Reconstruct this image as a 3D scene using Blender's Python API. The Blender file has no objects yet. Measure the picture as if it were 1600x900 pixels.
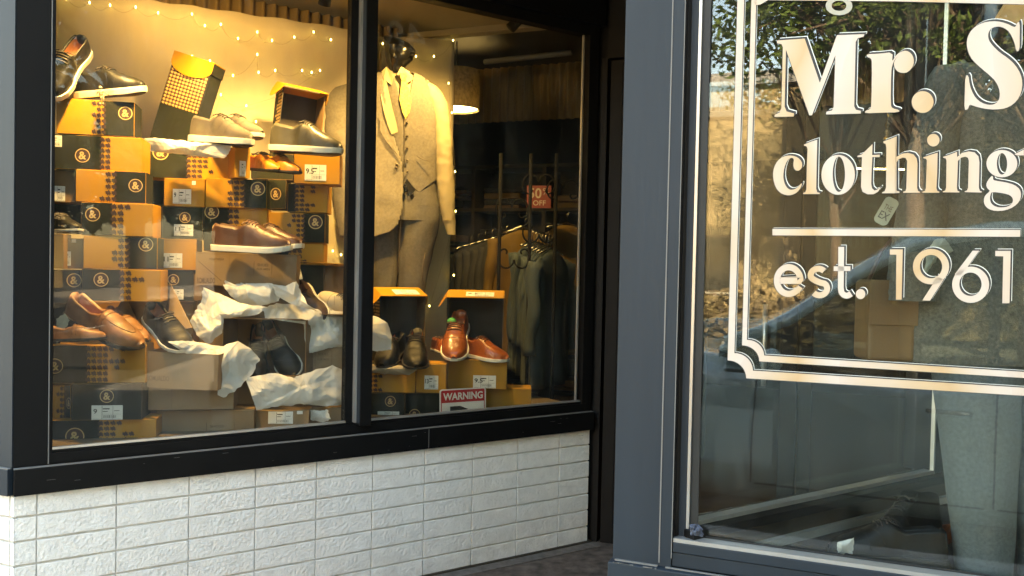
import bpy, math, random
from mathutils import Vector, Matrix, noise
random.seed(7)
# ------------------------------------------------------------------ camera
FPX = 1330.0
pit, rol = math.radians(1.3), math.radians(1.2)
CAM = Vector((0, 0, 1.445))
cF = Vector((0, math.cos(pit), -math.sin(pit)))
_R0 = Vector((1, 0, 0)); _U0 = Vector((0, math.sin(pit), math.cos(pit)))
cR = _R0*math.cos(rol) + _U0*math.sin(rol)
cU = _U0*math.cos(rol) - _R0*math.sin(rol)
cd = bpy.data.cameras.new('Camera'); cam = bpy.data.objects.new('Camera', cd)
bpy.context.scene.collection.objects.link(cam)
mw = Matrix.Identity(4)
for i in range(3):
    mw[i][0] = cR[i]; mw[i][1] = cU[i]; mw[i][2] = -cF[i]; mw[i][3] = CAM[i]
cam.matrix_world = mw
cd.sensor_width = 36; cd.lens = 36*FPX/1600; cd.clip_start = .05; cd.clip_end = 2000
sc = bpy.context.scene; sc.camera = cam
# ------------------------------------------------------------------ world, sun, exposure
SUN_AZ = Vector((.50, .86)); SUN_EL = 27
wd = bpy.data.worlds.new('World'); sc.world = wd; wd.use_nodes = True
nt = wd.node_tree; bg = nt.nodes['Background']
sky = nt.nodes.new('ShaderNodeTexSky'); sky.sky_type = 'NISHITA'; sky.sun_disc = False
sky.sun_elevation = math.radians(SUN_EL); sky.sun_rotation = math.atan2(SUN_AZ.x, SUN_AZ.y)
sky.air_density = 1.2; sky.dust_density = 1.5
nt.links.new(sky.outputs[0], bg.inputs[0]); bg.inputs[1].default_value = .13
sl = bpy.data.lights.new('Sun', 'SUN'); sl.energy = 5.0; sl.angle = math.radians(.5); sl.color = (1, .86, .66)
so = bpy.data.objects.new('Sun', sl); sc.collection.objects.link(so)
sd = Vector((SUN_AZ.x, SUN_AZ.y, math.tan(math.radians(SUN_EL))*SUN_AZ.length)).normalized()
so.rotation_euler = sd.to_track_quat('Z', 'Y').to_euler(); so.location = (0, 0, 30)
sc.view_settings.view_transform = 'Standard'; sc.view_settings.look = 'None'
sc.view_settings.exposure = 4.0; sc.view_settings.gamma = 1
sc.view_settings.use_white_balance = True; sc.view_settings.white_balance_temperature = 8600; sc.view_settings.white_balance_tint = 10
cy = sc.cycles
cy.max_bounces = 8; cy.transparent_max_bounces = 16; cy.caustics_reflective = False; cy.caustics_refractive = False
cy.sample_clamp_indirect = 4; cy.use_denoising = True
# ------------------------------------------------------------------ frames
tA, tB = math.atan(1941/FPX), math.atan(3260/FPX)
aA = Vector((math.sin(tA), math.cos(tA), 0)); nA = Vector((-aA.y, aA.x, 0))     # wall A (splayed entrance side)
bB = Vector((math.sin(tB), -math.cos(tB), 0)); nB = Vector((-bB.y, bB.x, 0))    # street front
Z3 = Vector((0, 0, 1))
def ray(x, y): return cF + (x-800)/FPX*cR + (450-y)/FPX*cU
def atY(x, y, Y):
    d = ray(x, y); return CAM + d*(Y/d.y)
def hit(x, y, P, n):
    d = ray(x, y); return CAM + d*((P-CAM).dot(n)/d.dot(n))
def toPx(P):
    q = P-CAM; z = q.dot(cF); return 800+FPX*q.dot(cR)/z, 450-FPX*q.dot(cU)/z
O = atY(21, 738, 2.993); O.z = 0
def A(u, v, z): return O + aA*u + nA*v + Z3*z
def B(s, w, z): return O + bB*s + nB*w + Z3*z
def hA(x, y, v=0):
    q = hit(x, y, A(0, v, 0), nA)-O; return q.dot(aA), q.z
def hB(x, y, w=0):
    q = hit(x, y, B(0, w, 0), nB)-O; return q.dot(bB), q.z
def mirB(x, y, D):
    "where a point stands that the street window mirrors at this direction, D metres in front of the shop front"
    v = hit(x, y, B(0, D, 0), nB); return v - nB*2*D
MA = Matrix(((aA.x, nA.x, 0, O.x), (aA.y, nA.y, 0, O.y), (0, 0, 1, 0), (0, 0, 0, 1)))
MBm = Matrix(((bB.x, nB.x, 0, O.x), (bB.y, nB.y, 0, O.y), (0, 0, 1, 0), (0, 0, 0, 1)))
# ------------------------------------------------------------------ materials
M = {}
def mat(name, col, rough=.7, metal=0, var=.12, scale=8, bump=0, bscale=60, emit=None, es=0, spec=None, coat=0, stretch=(1,1,1), trans=0):
    m = bpy.data.materials.new(name); m.use_nodes = True; t = m.node_tree; p = t.nodes['Principled BSDF']
    p.inputs['Roughness'].default_value = rough; p.inputs['Metallic'].default_value = metal
    if spec is not None: p.inputs['Specular IOR Level'].default_value = spec
    if coat: p.inputs['Coat Weight'].default_value = coat
    tc = t.nodes.new('ShaderNodeTexCoord'); mp = t.nodes.new('ShaderNodeMapping'); mp.inputs['Scale'].default_value = stretch
    t.links.new(tc.outputs['Object'], mp.inputs[0])
    n = t.nodes.new('ShaderNodeTexNoise'); n.inputs['Scale'].default_value = scale; n.inputs['Detail'].default_value = 5
    t.links.new(mp.outputs[0], n.inputs['Vector'])
    r = t.nodes.new('ShaderNodeValToRGB'); r.color_ramp.elements[0].position = .3; r.color_ramp.elements[1].position = .7
    r.color_ramp.elements[0].color = tuple(c*(1-var) for c in col)+(1,); r.color_ramp.elements[1].color = tuple(min(1, c*(1+var)) for c in col)+(1,)
    t.links.new(n.outputs[0], r.inputs[0]); t.links.new(r.outputs[0], p.inputs['Base Color'])
    if bump:
        n2 = t.nodes.new('ShaderNodeTexNoise'); n2.inputs['Scale'].default_value = bscale; n2.inputs['Detail'].default_value = 4
        t.links.new(mp.outputs[0], n2.inputs['Vector'])
        b = t.nodes.new('ShaderNodeBump'); b.inputs['Strength'].default_value = min(1, bump); b.inputs['Distance'].default_value = .004 if bump < 1 else .0065
        t.links.new(n2.outputs[0], b.inputs['Height']); t.links.new(b.outputs[0], p.inputs['Normal'])
    if emit:
        p.inputs['Emission Color'].default_value = emit+(1,); p.inputs['Emission Strength'].default_value = es
    M[name] = m; m['p'] = 1
    if trans:
        tr = t.nodes.new('ShaderNodeBsdfTranslucent'); t.links.new(r.outputs[0], tr.inputs['Color'])
        mx = t.nodes.new('ShaderNodeMixShader'); mx.inputs[0].default_value = trans
        t.links.new(p.outputs[0], mx.inputs[1]); t.links.new(tr.outputs[0], mx.inputs[2])
        t.links.new(mx.outputs[0], t.nodes['Material Output'].inputs[0])
    return m
def glassmat(name, tint, f0, wav=.02, rough=0.0, dirt=.012):
    m = bpy.data.materials.new(name); m.use_nodes = True; t = m.node_tree; t.nodes.clear()
    o = t.nodes.new('ShaderNodeOutputMaterial'); mx = t.nodes.new('ShaderNodeMixShader')
    tr = t.nodes.new('ShaderNodeBsdfTransparent'); tr.inputs[0].default_value = tint+(1,)
    gl = t.nodes.new('ShaderNodeBsdfGlossy'); gl.inputs['Roughness'].default_value = rough
    lw = t.nodes.new('ShaderNodeLayerWeight'); lw.inputs[0].default_value = .5
    pw = t.nodes.new('ShaderNodeMath'); pw.operation = 'POWER'; pw.inputs[1].default_value = 5
    ma = t.nodes.new('ShaderNodeMath'); ma.operation = 'MULTIPLY_ADD'; ma.inputs[1].default_value = 1-f0; ma.inputs[2].default_value = f0
    L = t.links.new
    L(lw.outputs['Facing'], pw.inputs[0]); L(pw.outputs[0], ma.inputs[0]); L(ma.outputs[0], mx.inputs[0])
    L(tr.outputs[0], mx.inputs[1]); L(gl.outputs[0], mx.inputs[2])
    df = t.nodes.new('ShaderNodeBsdfDiffuse'); df.inputs[0].default_value = (.6, .6, .56, 1); m2 = t.nodes.new('ShaderNodeMixShader')
    tc2 = t.nodes.new('ShaderNodeTexCoord'); mp = t.nodes.new('ShaderNodeMapping'); mp.inputs['Scale'].default_value = (9, 9, 2.2); mp.inputs['Rotation'].default_value = (.3, .5, .2)
    nz = t.nodes.new('ShaderNodeTexNoise'); nz.inputs['Scale'].default_value = 1; nz.inputs['Detail'].default_value = 7; nz.inputs['Roughness'].default_value = .7
    rg = t.nodes.new('ShaderNodeMapRange'); rg.inputs[1].default_value = .45; rg.inputs[2].default_value = .8; rg.inputs[3].default_value = dirt*.25; rg.inputs[4].default_value = dirt*2
    L(tc2.outputs['Object'], mp.inputs[0]); L(mp.outputs[0], nz.inputs['Vector']); L(nz.outputs[0], rg.inputs[0]); L(rg.outputs[0], m2.inputs[0])
    L(mx.outputs[0], m2.inputs[1]); L(df.outputs[0], m2.inputs[2]); L(m2.outputs[0], o.inputs[0])
    if wav:
        tc = t.nodes.new('ShaderNodeTexCoord'); n = t.nodes.new('ShaderNodeTexNoise'); n.inputs['Scale'].default_value = 1.6
        n.inputs['Detail'].default_value = 1
        b = t.nodes.new('ShaderNodeBump'); b.inputs['Strength'].default_value = wav; b.inputs['Distance'].default_value = .05
        L(tc.outputs['Object'], n.inputs['Vector']); L(n.outputs[0], b.inputs['Height']); L(b.outputs[0], gl.inputs['Normal'])
    M[name] = m
mat('brick_white', (.84, .81, .75), .8, bump=1, bscale=80, var=.06, scale=20)
def stain():
    t = M['brick_white'].node_tree; p = t.nodes['Principled BSDF']; L = t.links.new; src = p.inputs['Base Color'].links[0].from_socket
    tc = t.nodes.new('ShaderNodeTexCoord'); sp = t.nodes.new('ShaderNodeSeparateXYZ'); L(tc.outputs['Object'], sp.inputs[0])
    mr = t.nodes.new('ShaderNodeMapRange'); mr.inputs[1].default_value = .20; mr.inputs[2].default_value = .0; L(sp.outputs[2], mr.inputs[0])
    n = t.nodes.new('ShaderNodeTexNoise'); n.inputs['Scale'].default_value = 14; n.inputs['Detail'].default_value = 8; n.inputs['Roughness'].default_value = .7; L(tc.outputs['Object'], n.inputs['Vector'])
    n2 = t.nodes.new('ShaderNodeMapRange'); n2.inputs[1].default_value = .42; n2.inputs[2].default_value = .72; n2.inputs[4].default_value = .55; L(n.outputs[0], n2.inputs[0])
    ad = t.nodes.new('ShaderNodeMath'); ad.operation = 'MULTIPLY_ADD'; ad.inputs[1].default_value = .9; ad.inputs[2].default_value = .10; L(mr.outputs[0], ad.inputs[0])
    mu = t.nodes.new('ShaderNodeMath'); mu.operation = 'MULTIPLY'; L(ad.outputs[0], mu.inputs[0]); L(n2.outputs[0], mu.inputs[1])
    mx = t.nodes.new('ShaderNodeMixRGB'); mx.inputs[2].default_value = (.36, .31, .25, 1); L(mu.outputs[0], mx.inputs[0]); L(src, mx.inputs[1]); L(mx.outputs[0], p.inputs['Base Color'])
stain()
mat('tile_edge', (.13, .11, .095), .85, var=.3, scale=30, bump=.3)
mat('mortar', (.60, .57, .52), .9, bump=.4)
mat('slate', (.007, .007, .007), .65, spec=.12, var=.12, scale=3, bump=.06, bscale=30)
mat('slate_front', (.0115, .0195, .028), .58, var=.14, scale=6, bump=.2, bscale=40, spec=.35, stretch=(1, 1, .12))  # lighter, bluer copy of slate; sky light is put into its colour
mat('black_frame', (.005, .005, .005), .6, var=.2, spec=.14)
mat('seam', (.16, .155, .145), .6)
mat('alu', (.5, .49, .46), .35, metal=.7)
mat('gasket', (.012, .014, .014), .6)
mat('kraft', (.43, .205, .015), .72, var=.07, scale=6, bump=.12, bscale=40)
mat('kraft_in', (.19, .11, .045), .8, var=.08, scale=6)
mat('grey_kraft', (.23, .155, .085), .75, var=.07, scale=6, bump=.12)
mat('charcoal', (.016, .018, .012), .75, spec=.2, var=.15, scale=5)
mat('dark_in', (.030, .022, .015), .7)
mat('gold_print', (.58, .40, .17), .5)
mat('maroon_print', (.045, .018, .012), .6)
mat('hound_light', (.55, .34, .14), .7)
mat('brown_ink', (.10, .06, .03), .7)
mat('sticker', (.72, .74, .70), .5, var=.03)
mat('ink', (.03, .03, .03), .6)
mat('tissue', (.86, .86, .82), .7, var=.02, scale=5, bump=.12, bscale=60, trans=.4)
mat('tissue_grey', (.42, .36, .26), .75, var=.06, trans=.2)
mat('cloth_backdrop', (.66, .57, .41), .85, var=.05, scale=3, bump=.25, bscale=7, trans=.1)
mat('wire', (.30, .26, .17), .5)
mat('bulb', (1, .8, .4), .4, emit=(1, .80, .22), es=2.2)
mat('leather_black', (.008, .008, .007), .46, var=.2, scale=30, bump=.12, bscale=160, spec=.3)
mat('leather_tan', (.20, .085, .030), .42, var=.4, scale=22, bump=.2, bscale=180)
mat('leather_brown', (.06, .026, .016), .42, var=.3, scale=14, bump=.1, bscale=160)
mat('leather_cognac', (.30, .075, .018), .3, var=.3, scale=12, bump=.06, bscale=160, coat=.3)
mat('leather_orange', (.50, .16, .025), .35, var=.2, scale=14)
mat('suede_grey', (.085, .07, .055), .85, var=.15, scale=20)
mat('leather_olive', (.05, .045, .03), .4, var=.3, scale=14)
mat('canvas_cream', (.60, .50, .34), .8)
mat('lining', (.30, .12, .06), .7)
mat('sole_white', (.78, .74, .62), .5, var=.03)
mat('sole_dark', (.02, .017, .014), .6)
mat('lace_dark', (.02, .015, .012), .7)
mat('lace_brown', (.10, .045, .02), .7)
mat('green_foot', (.05, .35, .10), .6)
mat('mann_black', (.006, .006, .006), .2)
mat('suit_beige', (.17, .152, .122), .9, var=.16, scale=75, bump=.3, bscale=260)
mat('vest_beige', (.145, .13, .105), .9, var=.16, scale=75, bump=.3, bscale=260)
mat('trouser', (.105, .096, .08), .9, var=.16, scale=75, bump=.3, bscale=260)
mat('shirt_cream', (.36, .30, .18), .75, var=.05, bump=.3, bscale=18)
mat('tie', (.55, .42, .14), .6, var=.5, scale=110)
mat('button', (.09, .07, .05), .3)
mat('buckle', (.2, .2, .2), .2, metal=1)
mat('wool_grey', (.10, .118, .118), .9, var=.2, scale=130, bump=.35, bscale=300)
mat('wool_grey2', (.085, .085, .068), .9, var=.32, scale=130, bump=.35, bscale=300)
mat('scarf_tan', (.50, .27, .10), .8)
mat('corrugated', (.28, .19, .085), .55, metal=.1, var=.35, scale=5, stretch=(1, 1, .25))
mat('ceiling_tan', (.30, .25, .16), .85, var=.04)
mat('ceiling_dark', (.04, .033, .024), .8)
mat('dark_wall', (.045, .034, .022), .8)
mat('floor_wood', (.10, .06, .035), .5, var=.3, scale=4, stretch=(1, 8, 1))
mat('platform', (.16, .12, .08), .7)
mat('carpet', (.055, .045, .038), .95, var=.35, scale=200, bump=.8, bscale=300)
mat('lamp_shade', (.22, .17, .09), .8, var=.3, scale=60, trans=.35)
mat('lamp_glow', (1, .9, .6), .5, emit=(1, .8, .38), es=2.6)
mat('shirt_teal', (.042, .06, .064), .85, var=.15)
mat('jacket_mustard', (.13, .075, .013), .8, var=.15)
mat('cloth_dark', (.03, .03, .03), .85)
mat('iron', (.006, .006, .006), .8, spec=.1)
mat('chrome', (.45, .42, .36), .25, metal=1)
mat('sale_card_white', (.28, .25, .22), .6)
mat('sale_red', (.12, .009, .006), .5)
mat('white_paint', (.75, .74, .70), .5)
mat('sign_red', (.45, .015, .02), .4)
mat('ghost', (.35, .33, .26), .6)
mat('asphalt', (.055, .055, .057), .9, var=.25, scale=2, bump=.6, bscale=120)
mat('concrete', (.34, .32, .29), .85, var=.12, scale=3, bump=.4, bscale=80)
mat('kerb', (.40, .38, .35), .85, bump=.3)
mat('road_paint', (.75, .74, .7), .7)
mat('mat_brown', (.085, .066, .055), .95, var=.6, scale=16, bump=1, bscale=30)
mat('tan_brick', (.30, .215, .11), .85, var=.08, scale=1.2, bump=.3)
mat('olive_siding', (.22, .165, .085), .85, var=.15, scale=1.2)
mat('roof_grey', (.2, .2, .2), .8)
mat('win_dark', (.02, .022, .02), .1)
mat('bark', (.09, .065, .045), .9, bump=.6, bscale=20)
mat('leaf', (.070, .115, .022), .7, var=.5, scale=1.5, trans=.35)
mat('leaf_gold', (.085, .062, .028), .8, var=.3, scale=2)
mat('pole_grey', (.25, .23, .2), .8)
mat('car_paint', (.52, .66, .64), .25, var=.02, coat=.8)
mat('car_trim', (.015, .015, .015), .4)
mat('tyre', (.02, .02, .02), .9)
mat('rim', (.4, .4, .4), .3, metal=1)
mat('car_light', (.6, .6, .58), .1)
mat('seat_tan', (.62, .24, .05), .6)
mat('vinyl_plain', (.36, .34, .30), .6)
mat('denim', (.07, .085, .12), .9, var=.5, scale=120, bump=1, bscale=200)
mat('bag_tan', (.15, .085, .035), .6, var=.15)
mat('tag_cream', (.30, .31, .24), .6)
mat('brass', (.75, .5, .12), .25, metal=1)
glassmat('glass_A', (.90, .91, .89), .016, dirt=.026)
glassmat('glass_B', (.93, .955, .94), .056, wav=.03, dirt=.010)
glassmat('car_glass', (.42, .46, .43), .05, wav=0)
glassmat('glass_in', (.95, .965, .95), .04, wav=0, dirt=.002)
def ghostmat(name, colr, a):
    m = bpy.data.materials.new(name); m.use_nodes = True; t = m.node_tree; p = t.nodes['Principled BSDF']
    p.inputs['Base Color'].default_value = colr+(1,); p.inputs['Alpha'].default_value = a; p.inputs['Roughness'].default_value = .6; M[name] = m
ghostmat('number_reflection', (.5, .48, .4), .16)
# vinyl: pale gradient, gold bands painted in for the metal's reflections
def vinyl():
    m = bpy.data.materials.new('vinyl_gold'); m.use_nodes = True; t = m.node_tree; p = t.nodes['Principled BSDF']; L = t.links.new
    tc = t.nodes.new('ShaderNodeTexCoord'); sp = t.nodes.new('ShaderNodeSeparateXYZ'); L(tc.outputs['Object'], sp.inputs[0])
    r = t.nodes.new('ShaderNodeValToRGB'); cr = r.color_ramp
    cr.elements[0].position = 0; cr.elements[0].color = (.55, .46, .40, 1); cr.elements[1].position = 1; cr.elements[1].color = (.56, .49, .43, 1)
    for q, c in ((.25, (.54, .43, .33, 1)), (.42, (.52, .38, .24, 1)), (.55, (.50, .34, .19, 1)), (.68, (.53, .41, .29, 1)), (.85, (.55, .47, .40, 1))):
        e = cr.elements.new(q); e.color = c
    w = t.nodes.new('ShaderNodeMath'); w.operation = 'MULTIPLY'; w.inputs[1].default_value = 3.4
    n = t.nodes.new('ShaderNodeTexNoise'); n.inputs['Scale'].default_value = 3; L(tc.outputs['Object'], n.inputs['Vector'])
    ad = t.nodes.new('ShaderNodeMath'); ad.operation = 'MULTIPLY_ADD'; ad.inputs[1].default_value = 1.4
    fr = t.nodes.new('ShaderNodeMath'); fr.operation = 'FRACT'
    L(sp.outputs[0], w.inputs[0]); L(n.outputs[0], ad.inputs[0]); L(w.outputs[0], ad.inputs[2]); L(ad.outputs[0], fr.inputs[0])
    L(fr.outputs[0], r.inputs[0]); L(r.outputs[0], p.inputs['Base Color']); p.inputs['Roughness'].default_value = .38
    M['vinyl_gold'] = m
vinyl()
# ------------------------------------------------------------------ mesh helpers
col = sc.collection
class MB:
    def __init__(s): s.v = []; s.f = []; s.m = []; s.s = []
    def add(s, vs, fs, mt, sm=False, X=None):
        b = len(s.v)
        for p in vs:
            p = Vector(p); s.v.append(X @ p if X is not None else p)
        for f in fs: s.f.append([b+i for i in f]); s.m.append(mt); s.s.append(sm)
        return s
    def box(s, x0, x1, y0, y1, z0, z1, mt, X=None):
        vs = [(x, y, z) for z in (z0, z1) for y in (y0, y1) for x in (x0, x1)]
        return s.add(vs, [(0, 2, 3, 1), (4, 5, 7, 6), (0, 1, 5, 4), (2, 6, 7, 3), (0, 4, 6, 2), (1, 3, 7, 5)], mt, X=X)
    def prism(s, pts, z0, z1, mt, X=None):
        n = len(pts); vs = [(p[0], p[1], z0) for p in pts]+[(p[0], p[1], z1) for p in pts]
        fs = [tuple(range(n))[::-1], tuple(range(n, 2*n))]+[(i, (i+1) % n, n+(i+1) % n, n+i) for i in range(n)]
        return s.add(vs, fs, mt, X=X)
    def plate(s, pts, t, mt, X=None):
        "outline in local x,z with thickness t along +y"
        n = len(pts); vs = [(p[0], 0, p[1]) for p in pts]+[(p[0], t, p[1]) for p in pts]
        fs = [tuple(range(n)), tuple(range(n, 2*n))[::-1]]+[((i+1) % n, i, n+i, n+(i+1) % n) for i in range(n)]
        return s.add(vs, fs, mt, X=X)
    def poly(s, pts, mt, X=None): return s.add(pts, [tuple(range(len(pts)))], mt, X=X)
    def tube(s, pts, r, mt, seg=8, X=None, cap=True):
        pts = [Vector(p) for p in pts]; rs = r if isinstance(r, (list, tuple)) else [r]*len(pts)
        vs = []; n = len(pts); up = Vector((.13, .2, .97))
        for i, p in enumerate(pts):
            t = (pts[min(i+1, n-1)]-pts[max(i-1, 0)]).normalized()
            a = t.cross(up)
            if a.length < .05: a = t.cross(Vector((1, 0, 0)))
            a.normalize(); b = t.cross(a)
            for k in range(seg):
                th = 2*math.pi*k/seg; vs.append(p+(a*math.cos(th)+b*math.sin(th))*rs[i])
        fs = [(i*seg+k, i*seg+(k+1) % seg, (i+1)*seg+(k+1) % seg, (i+1)*seg+k) for i in range(n-1) for k in range(seg)]
        if cap: fs += [tuple(range(seg))[::-1], tuple(range((n-1)*seg, n*seg))]
        return s.add(vs, fs, mt, True, X)
    def loft(s, rings, mt, closed=True, cap=True, X=None, sm=True):
        n = len(rings[0]); vs = [p for r in rings for p in r]; fs = []
        for i in range(len(rings)-1):
            for k in range(n if closed else n-1):
                fs.append((i*n+k, i*n+(k+1) % n, (i+1)*n+(k+1) % n, (i+1)*n+k))
        s.add(vs, fs, mt, sm, X)
        if cap:
            b = len(s.v)-len(vs)
            s.f.append([b+k for k in range(n)][::-1]); s.m.append(mt); s.s.append(sm)
            s.f.append([b+(len(rings)-1)*n+k for k in range(n)]); s.m.append(mt); s.s.append(sm)
        return s
    def ball(s, c, r, mt, seg=10, sc3=(1, 1, 1), X=None):
        c = Vector(c); R = []
        for i in range(seg//2+1):
            ph = math.pi*i/(seg//2); rr = max(.02, math.sin(ph))*r
            R.append([c+Vector((rr*math.cos(2*math.pi*k/seg)*sc3[0], rr*math.sin(2*math.pi*k/seg)*sc3[1], -math.cos(ph)*r*sc3[2])) for k in range(seg)])
        return s.loft(R, mt, X=X)
    def build(s, name, parent=None, bevel=0, subsurf=0, origin=None, seg=2, solid=0):
        me = bpy.data.meshes.new(name)
        o = bpy.data.objects.new(name, me); col.objects.link(o)
        vs = s.v
        if origin is not None:
            origin = Vector(origin); vs = [p-origin for p in vs]; o.location = origin
        me.from_pydata([tuple(p) for p in vs], [], s.f)
        names = []
        for m in s.m:
            if m not in names: names.append(m); me.materials.append(M[m])
        me.polygons.foreach_set('material_index', [names.index(m) for m in s.m])
        me.polygons.foreach_set('use_smooth', s.s)
        me.update()
        if parent is not None: o.parent = parent
        if solid:
            md = o.modifiers.new('Solidify', 'SOLIDIFY'); md.thickness = solid; md.offset = 0
        if bevel:
            md = o.modifiers.new('Bevel', 'BEVEL'); md.width = bevel; md.segments = seg; md.limit_method = 'ANGLE'; md.angle_limit = math.radians(40)
        if subsurf:
            md = o.modifiers.new('Sub', 'SUBSURF'); md.levels = subsurf; md.render_levels = subsurf
        return o
def tag(o, label=None, cat=None, group=None, kind=None):
    if label: o['label'] = label
    if cat: o['category'] = cat
    if group: o['group'] = group
    if kind: o['kind'] = kind
    return o
def thing(name, label, cat, X=None, group=None):
    o = bpy.data.objects.new(name, None); col.objects.link(o); o.empty_display_size = .05
    if X is not None: o.matrix_world = X
    return tag(o, label, cat, group)
def T(x, y=None, z=None): return Matrix.Translation(Vector(x) if y is None else Vector((x, y, z)))
def R(a, ax): return Matrix.Rotation(math.radians(a), 4, ax)
_tc = {}
def textpolys(s, bold=0.0, shear=0):
    "triangulated outline of a word, height of capital letters = 1, starting at x = 0"
    k = (s, bold)
    if k in _tc: return _tc[k]
    c = bpy.data.curves.new('t', 'FONT'); c.body = s; c.size = 1; c.offset = bold; c.resolution_u = 4
    o = bpy.data.objects.new('t', c); col.objects.link(o)
    dg = bpy.context.evaluated_depsgraph_get()
    me = bpy.data.meshes.new_from_object(o.evaluated_get(dg))
    vs = [v.co.copy() for v in me.vertices]; fs = [tuple(p.vertices) for p in me.polygons]
    bpy.data.objects.remove(o); bpy.data.curves.remove(c); bpy.data.meshes.remove(me)
    x0 = min(v.x for v in vs); x1 = max(v.x for v in vs); y0 = min(v.y for v in vs); y1 = max(v.y for v in vs)
    vs = [((v.x-x0), (v.y-y0)) for v in vs]
    _tc[k] = (vs, fs, x1-x0, y1-y0); return _tc[k]
def text(mb, s, x, z, w, h, mt, y=-.0008, X=None, bold=0.0, mirror=False):
    "word filling the rectangle x..x+w, z..z+h on the plane y"
    vs, fs, tw, th = textpolys(s, bold)
    def q(a): 
        xx = a[0]/tw*w
        if mirror: xx = w-xx
        return (x+xx, y, z+a[1]/th*h)
    mb.add([q(a) for a in vs], fs, mt, X=X)
def wall(name, mb, label=None, cat=None, kind=None, bevel=0, parent=None):
    o = mb.build(name, parent, bevel=bevel); tag(o, label, cat, kind=kind); return o
# ================================================================== GROUND AND STREET
def sheet(name, s0, s1, w0, w1, z0, z1, mt, label=None, kind='structure'):
    mb = MB(); mb.box(s0, s1, w0, w1, z0, z1, mt); o = mb.build(name); o.matrix_world = MBm; tag(o, kind=kind); return o
sheet('ground', -400, 400, -500, 300, -.5, -.30, 'asphalt')
sheet('pavement', -40, 60, -2.55, -.0, -.29, .0, 'concrete')
sheet('kerb', -40, 60, -2.70, -2.553, -.29, .003, 'kerb')
sheet('road', -80, 90, -12.6, -2.70, -.29, -.145, 'asphalt')
sheet('far_pavement', -80, 90, -17.5, -12.6, -.29, .0, 'concrete')
sheet('road_marking', -60, 70, -7.75, -7.65, -.144, -.140, 'road_paint')
fl = MB(); fl.prism([(B(-3, 0, 0)+Vector((0, 0, 0)))[:2], B(2.2, 0, 0)[:2], B(2.2, 6, 0)[:2], B(-3, 6, 0)[:2]], -.29, .0, 'mat_brown')
tag(fl.build('entrance_floor'), kind='structure')
mb = MB(); mb.box(.0, 2.66, -.085, -.013, .0005, .005, 'tile_edge', X=MA); tag(mb.build('floor_border'), kind='structure')
# ================================================================== THE SHOP
shop = thing('shop_building', 'clothing shop front with slate frames, white brick base, display windows and recessed entry', 'building', MBm)
MBi = MBm.inverted(); A2B = MBi @ MA                      # wall-A frame inside the shop's own frame
C0 = MBi @ Matrix(((aA.x, -nA.x, 0, 0), (aA.y, -nA.y, 0, 0), (0, 0, 1, 0), (0, 0, 0, 1)))
MC = MBi @ Matrix.Translation(B(2.183, 0, 0)) @ Matrix(((aA.x, -nA.x, 0, 0), (aA.y, -nA.y, 0, 0), (0, 0, 1, 0), (0, 0, 0, 1)))
_D0 = A(2.665, .02, 0)
MD = MBi @ Matrix.Translation(_D0) @ MBm.to_3x3().to_4x4()
# --- brick base (stack bond, real bricks proud of the joints)
def bricks(mb, X, joints, z0, z1, lines, depth=.03):
    us = joints; zs = [z1]+[l for l in lines if z0 < l < z1]+[z0]
    g = .0022; gz = .0042
    for a, b in zip(us, us[1:]):
        for t, c in zip(zs, zs[1:]):
            k = random.uniform(-.0008, .0008)
            x0, x1, y0, z_0, z_1 = a+g, b-g, -.0105+k, c+gz, t-gz
            e = .0016
            vs = [(x0, .004, z_0), (x1, .004, z_0), (x1, .004, z_1), (x0, .004, z_1),
                  (x0, y0+e, z_0), (x1, y0+e, z_0), (x1, y0+e, z_1), (x0, y0+e, z_1),
                  (x0+e, y0, z_0+e), (x1-e, y0, z_0+e), (x1-e, y0, z_1-e), (x0+e, y0, z_1-e)]
            fs = [(8, 9, 10, 11)]
            for i in range(4):
                j = (i+1) % 4; fs += [(4+i, 4+j, 8+j, 8+i), (i, j, 4+j, 4+i)]
            mb.add(vs, fs, 'brick_white', X=X)
ub = hA(57.7, 800)[0]; pit_u = (hA(873.4, 760)[0]-ub)/9
zl = [hA(182.7, y)[1] for y in (789.3, 825, 861.7, 896.7)]
cz = (zl[0]-zl[3])/3
lines = [zl[0]+cz*k for k in (1, 0, -1, -2, -3, -4, -5, -6)]
mb = MB(); X = A2B @ T(0, .012, 0)
bricks(mb, X, [0.0]+[ub+pit_u*k for k in range(10)]+[2.64], .0, .6045, lines)
mb.box(0.001, 2.64, .0, .12, 0, .6, 'mortar', X=X)
X = T(0, .012, 0)
bricks(mb, X, [-3+.2585*k for k in range(12)]+[-.02, .004], .0, .6045, lines)
mb.box(-3, -.002, .0, .12, 0, .6, 'mortar', X=X)
mb.build('brick_base', shop)
# --- kick strip at the foot of the brick
mb = MB(); mb.box(-.01, 2.66, -.012, .02, .001, .012, 'dark_wall', X=A2B); mb.build('kick_strip', shop)
# --- sill board
mb = MB(); mb.box(.0, 2.645, -.024, .06, .606, .700, 'black_frame', X=A2B)
o = mb.build('sill_board', shop, bevel=.002)
mb = MB(); mb.box(-3, -.004, -.02, .06, .606, .700, 'slate_front'); mb.build('sill_board', shop, bevel=.002)
mb = MB(); mb.box(.0, 2.64, -.0225, -.004, .7005, .7035, 'seam', X=A2B); mb.box(-.6, -.004, -.019, -.004, .7005, .7035, 'seam')
mb.box(1.655, 1.657, -.0246, -.02, .607, .699, 'seam', X=A2B)
random.seed(5)
for i in range(16):
    u = random.uniform(.03, 2.5); z = random.uniform(.62, .69); mb.box(u, u+random.uniform(.003, .03), -.0248, -.0242, z, z+.0008, 'seam', X=A2B)
mb.build('caulk_line', shop)
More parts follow.
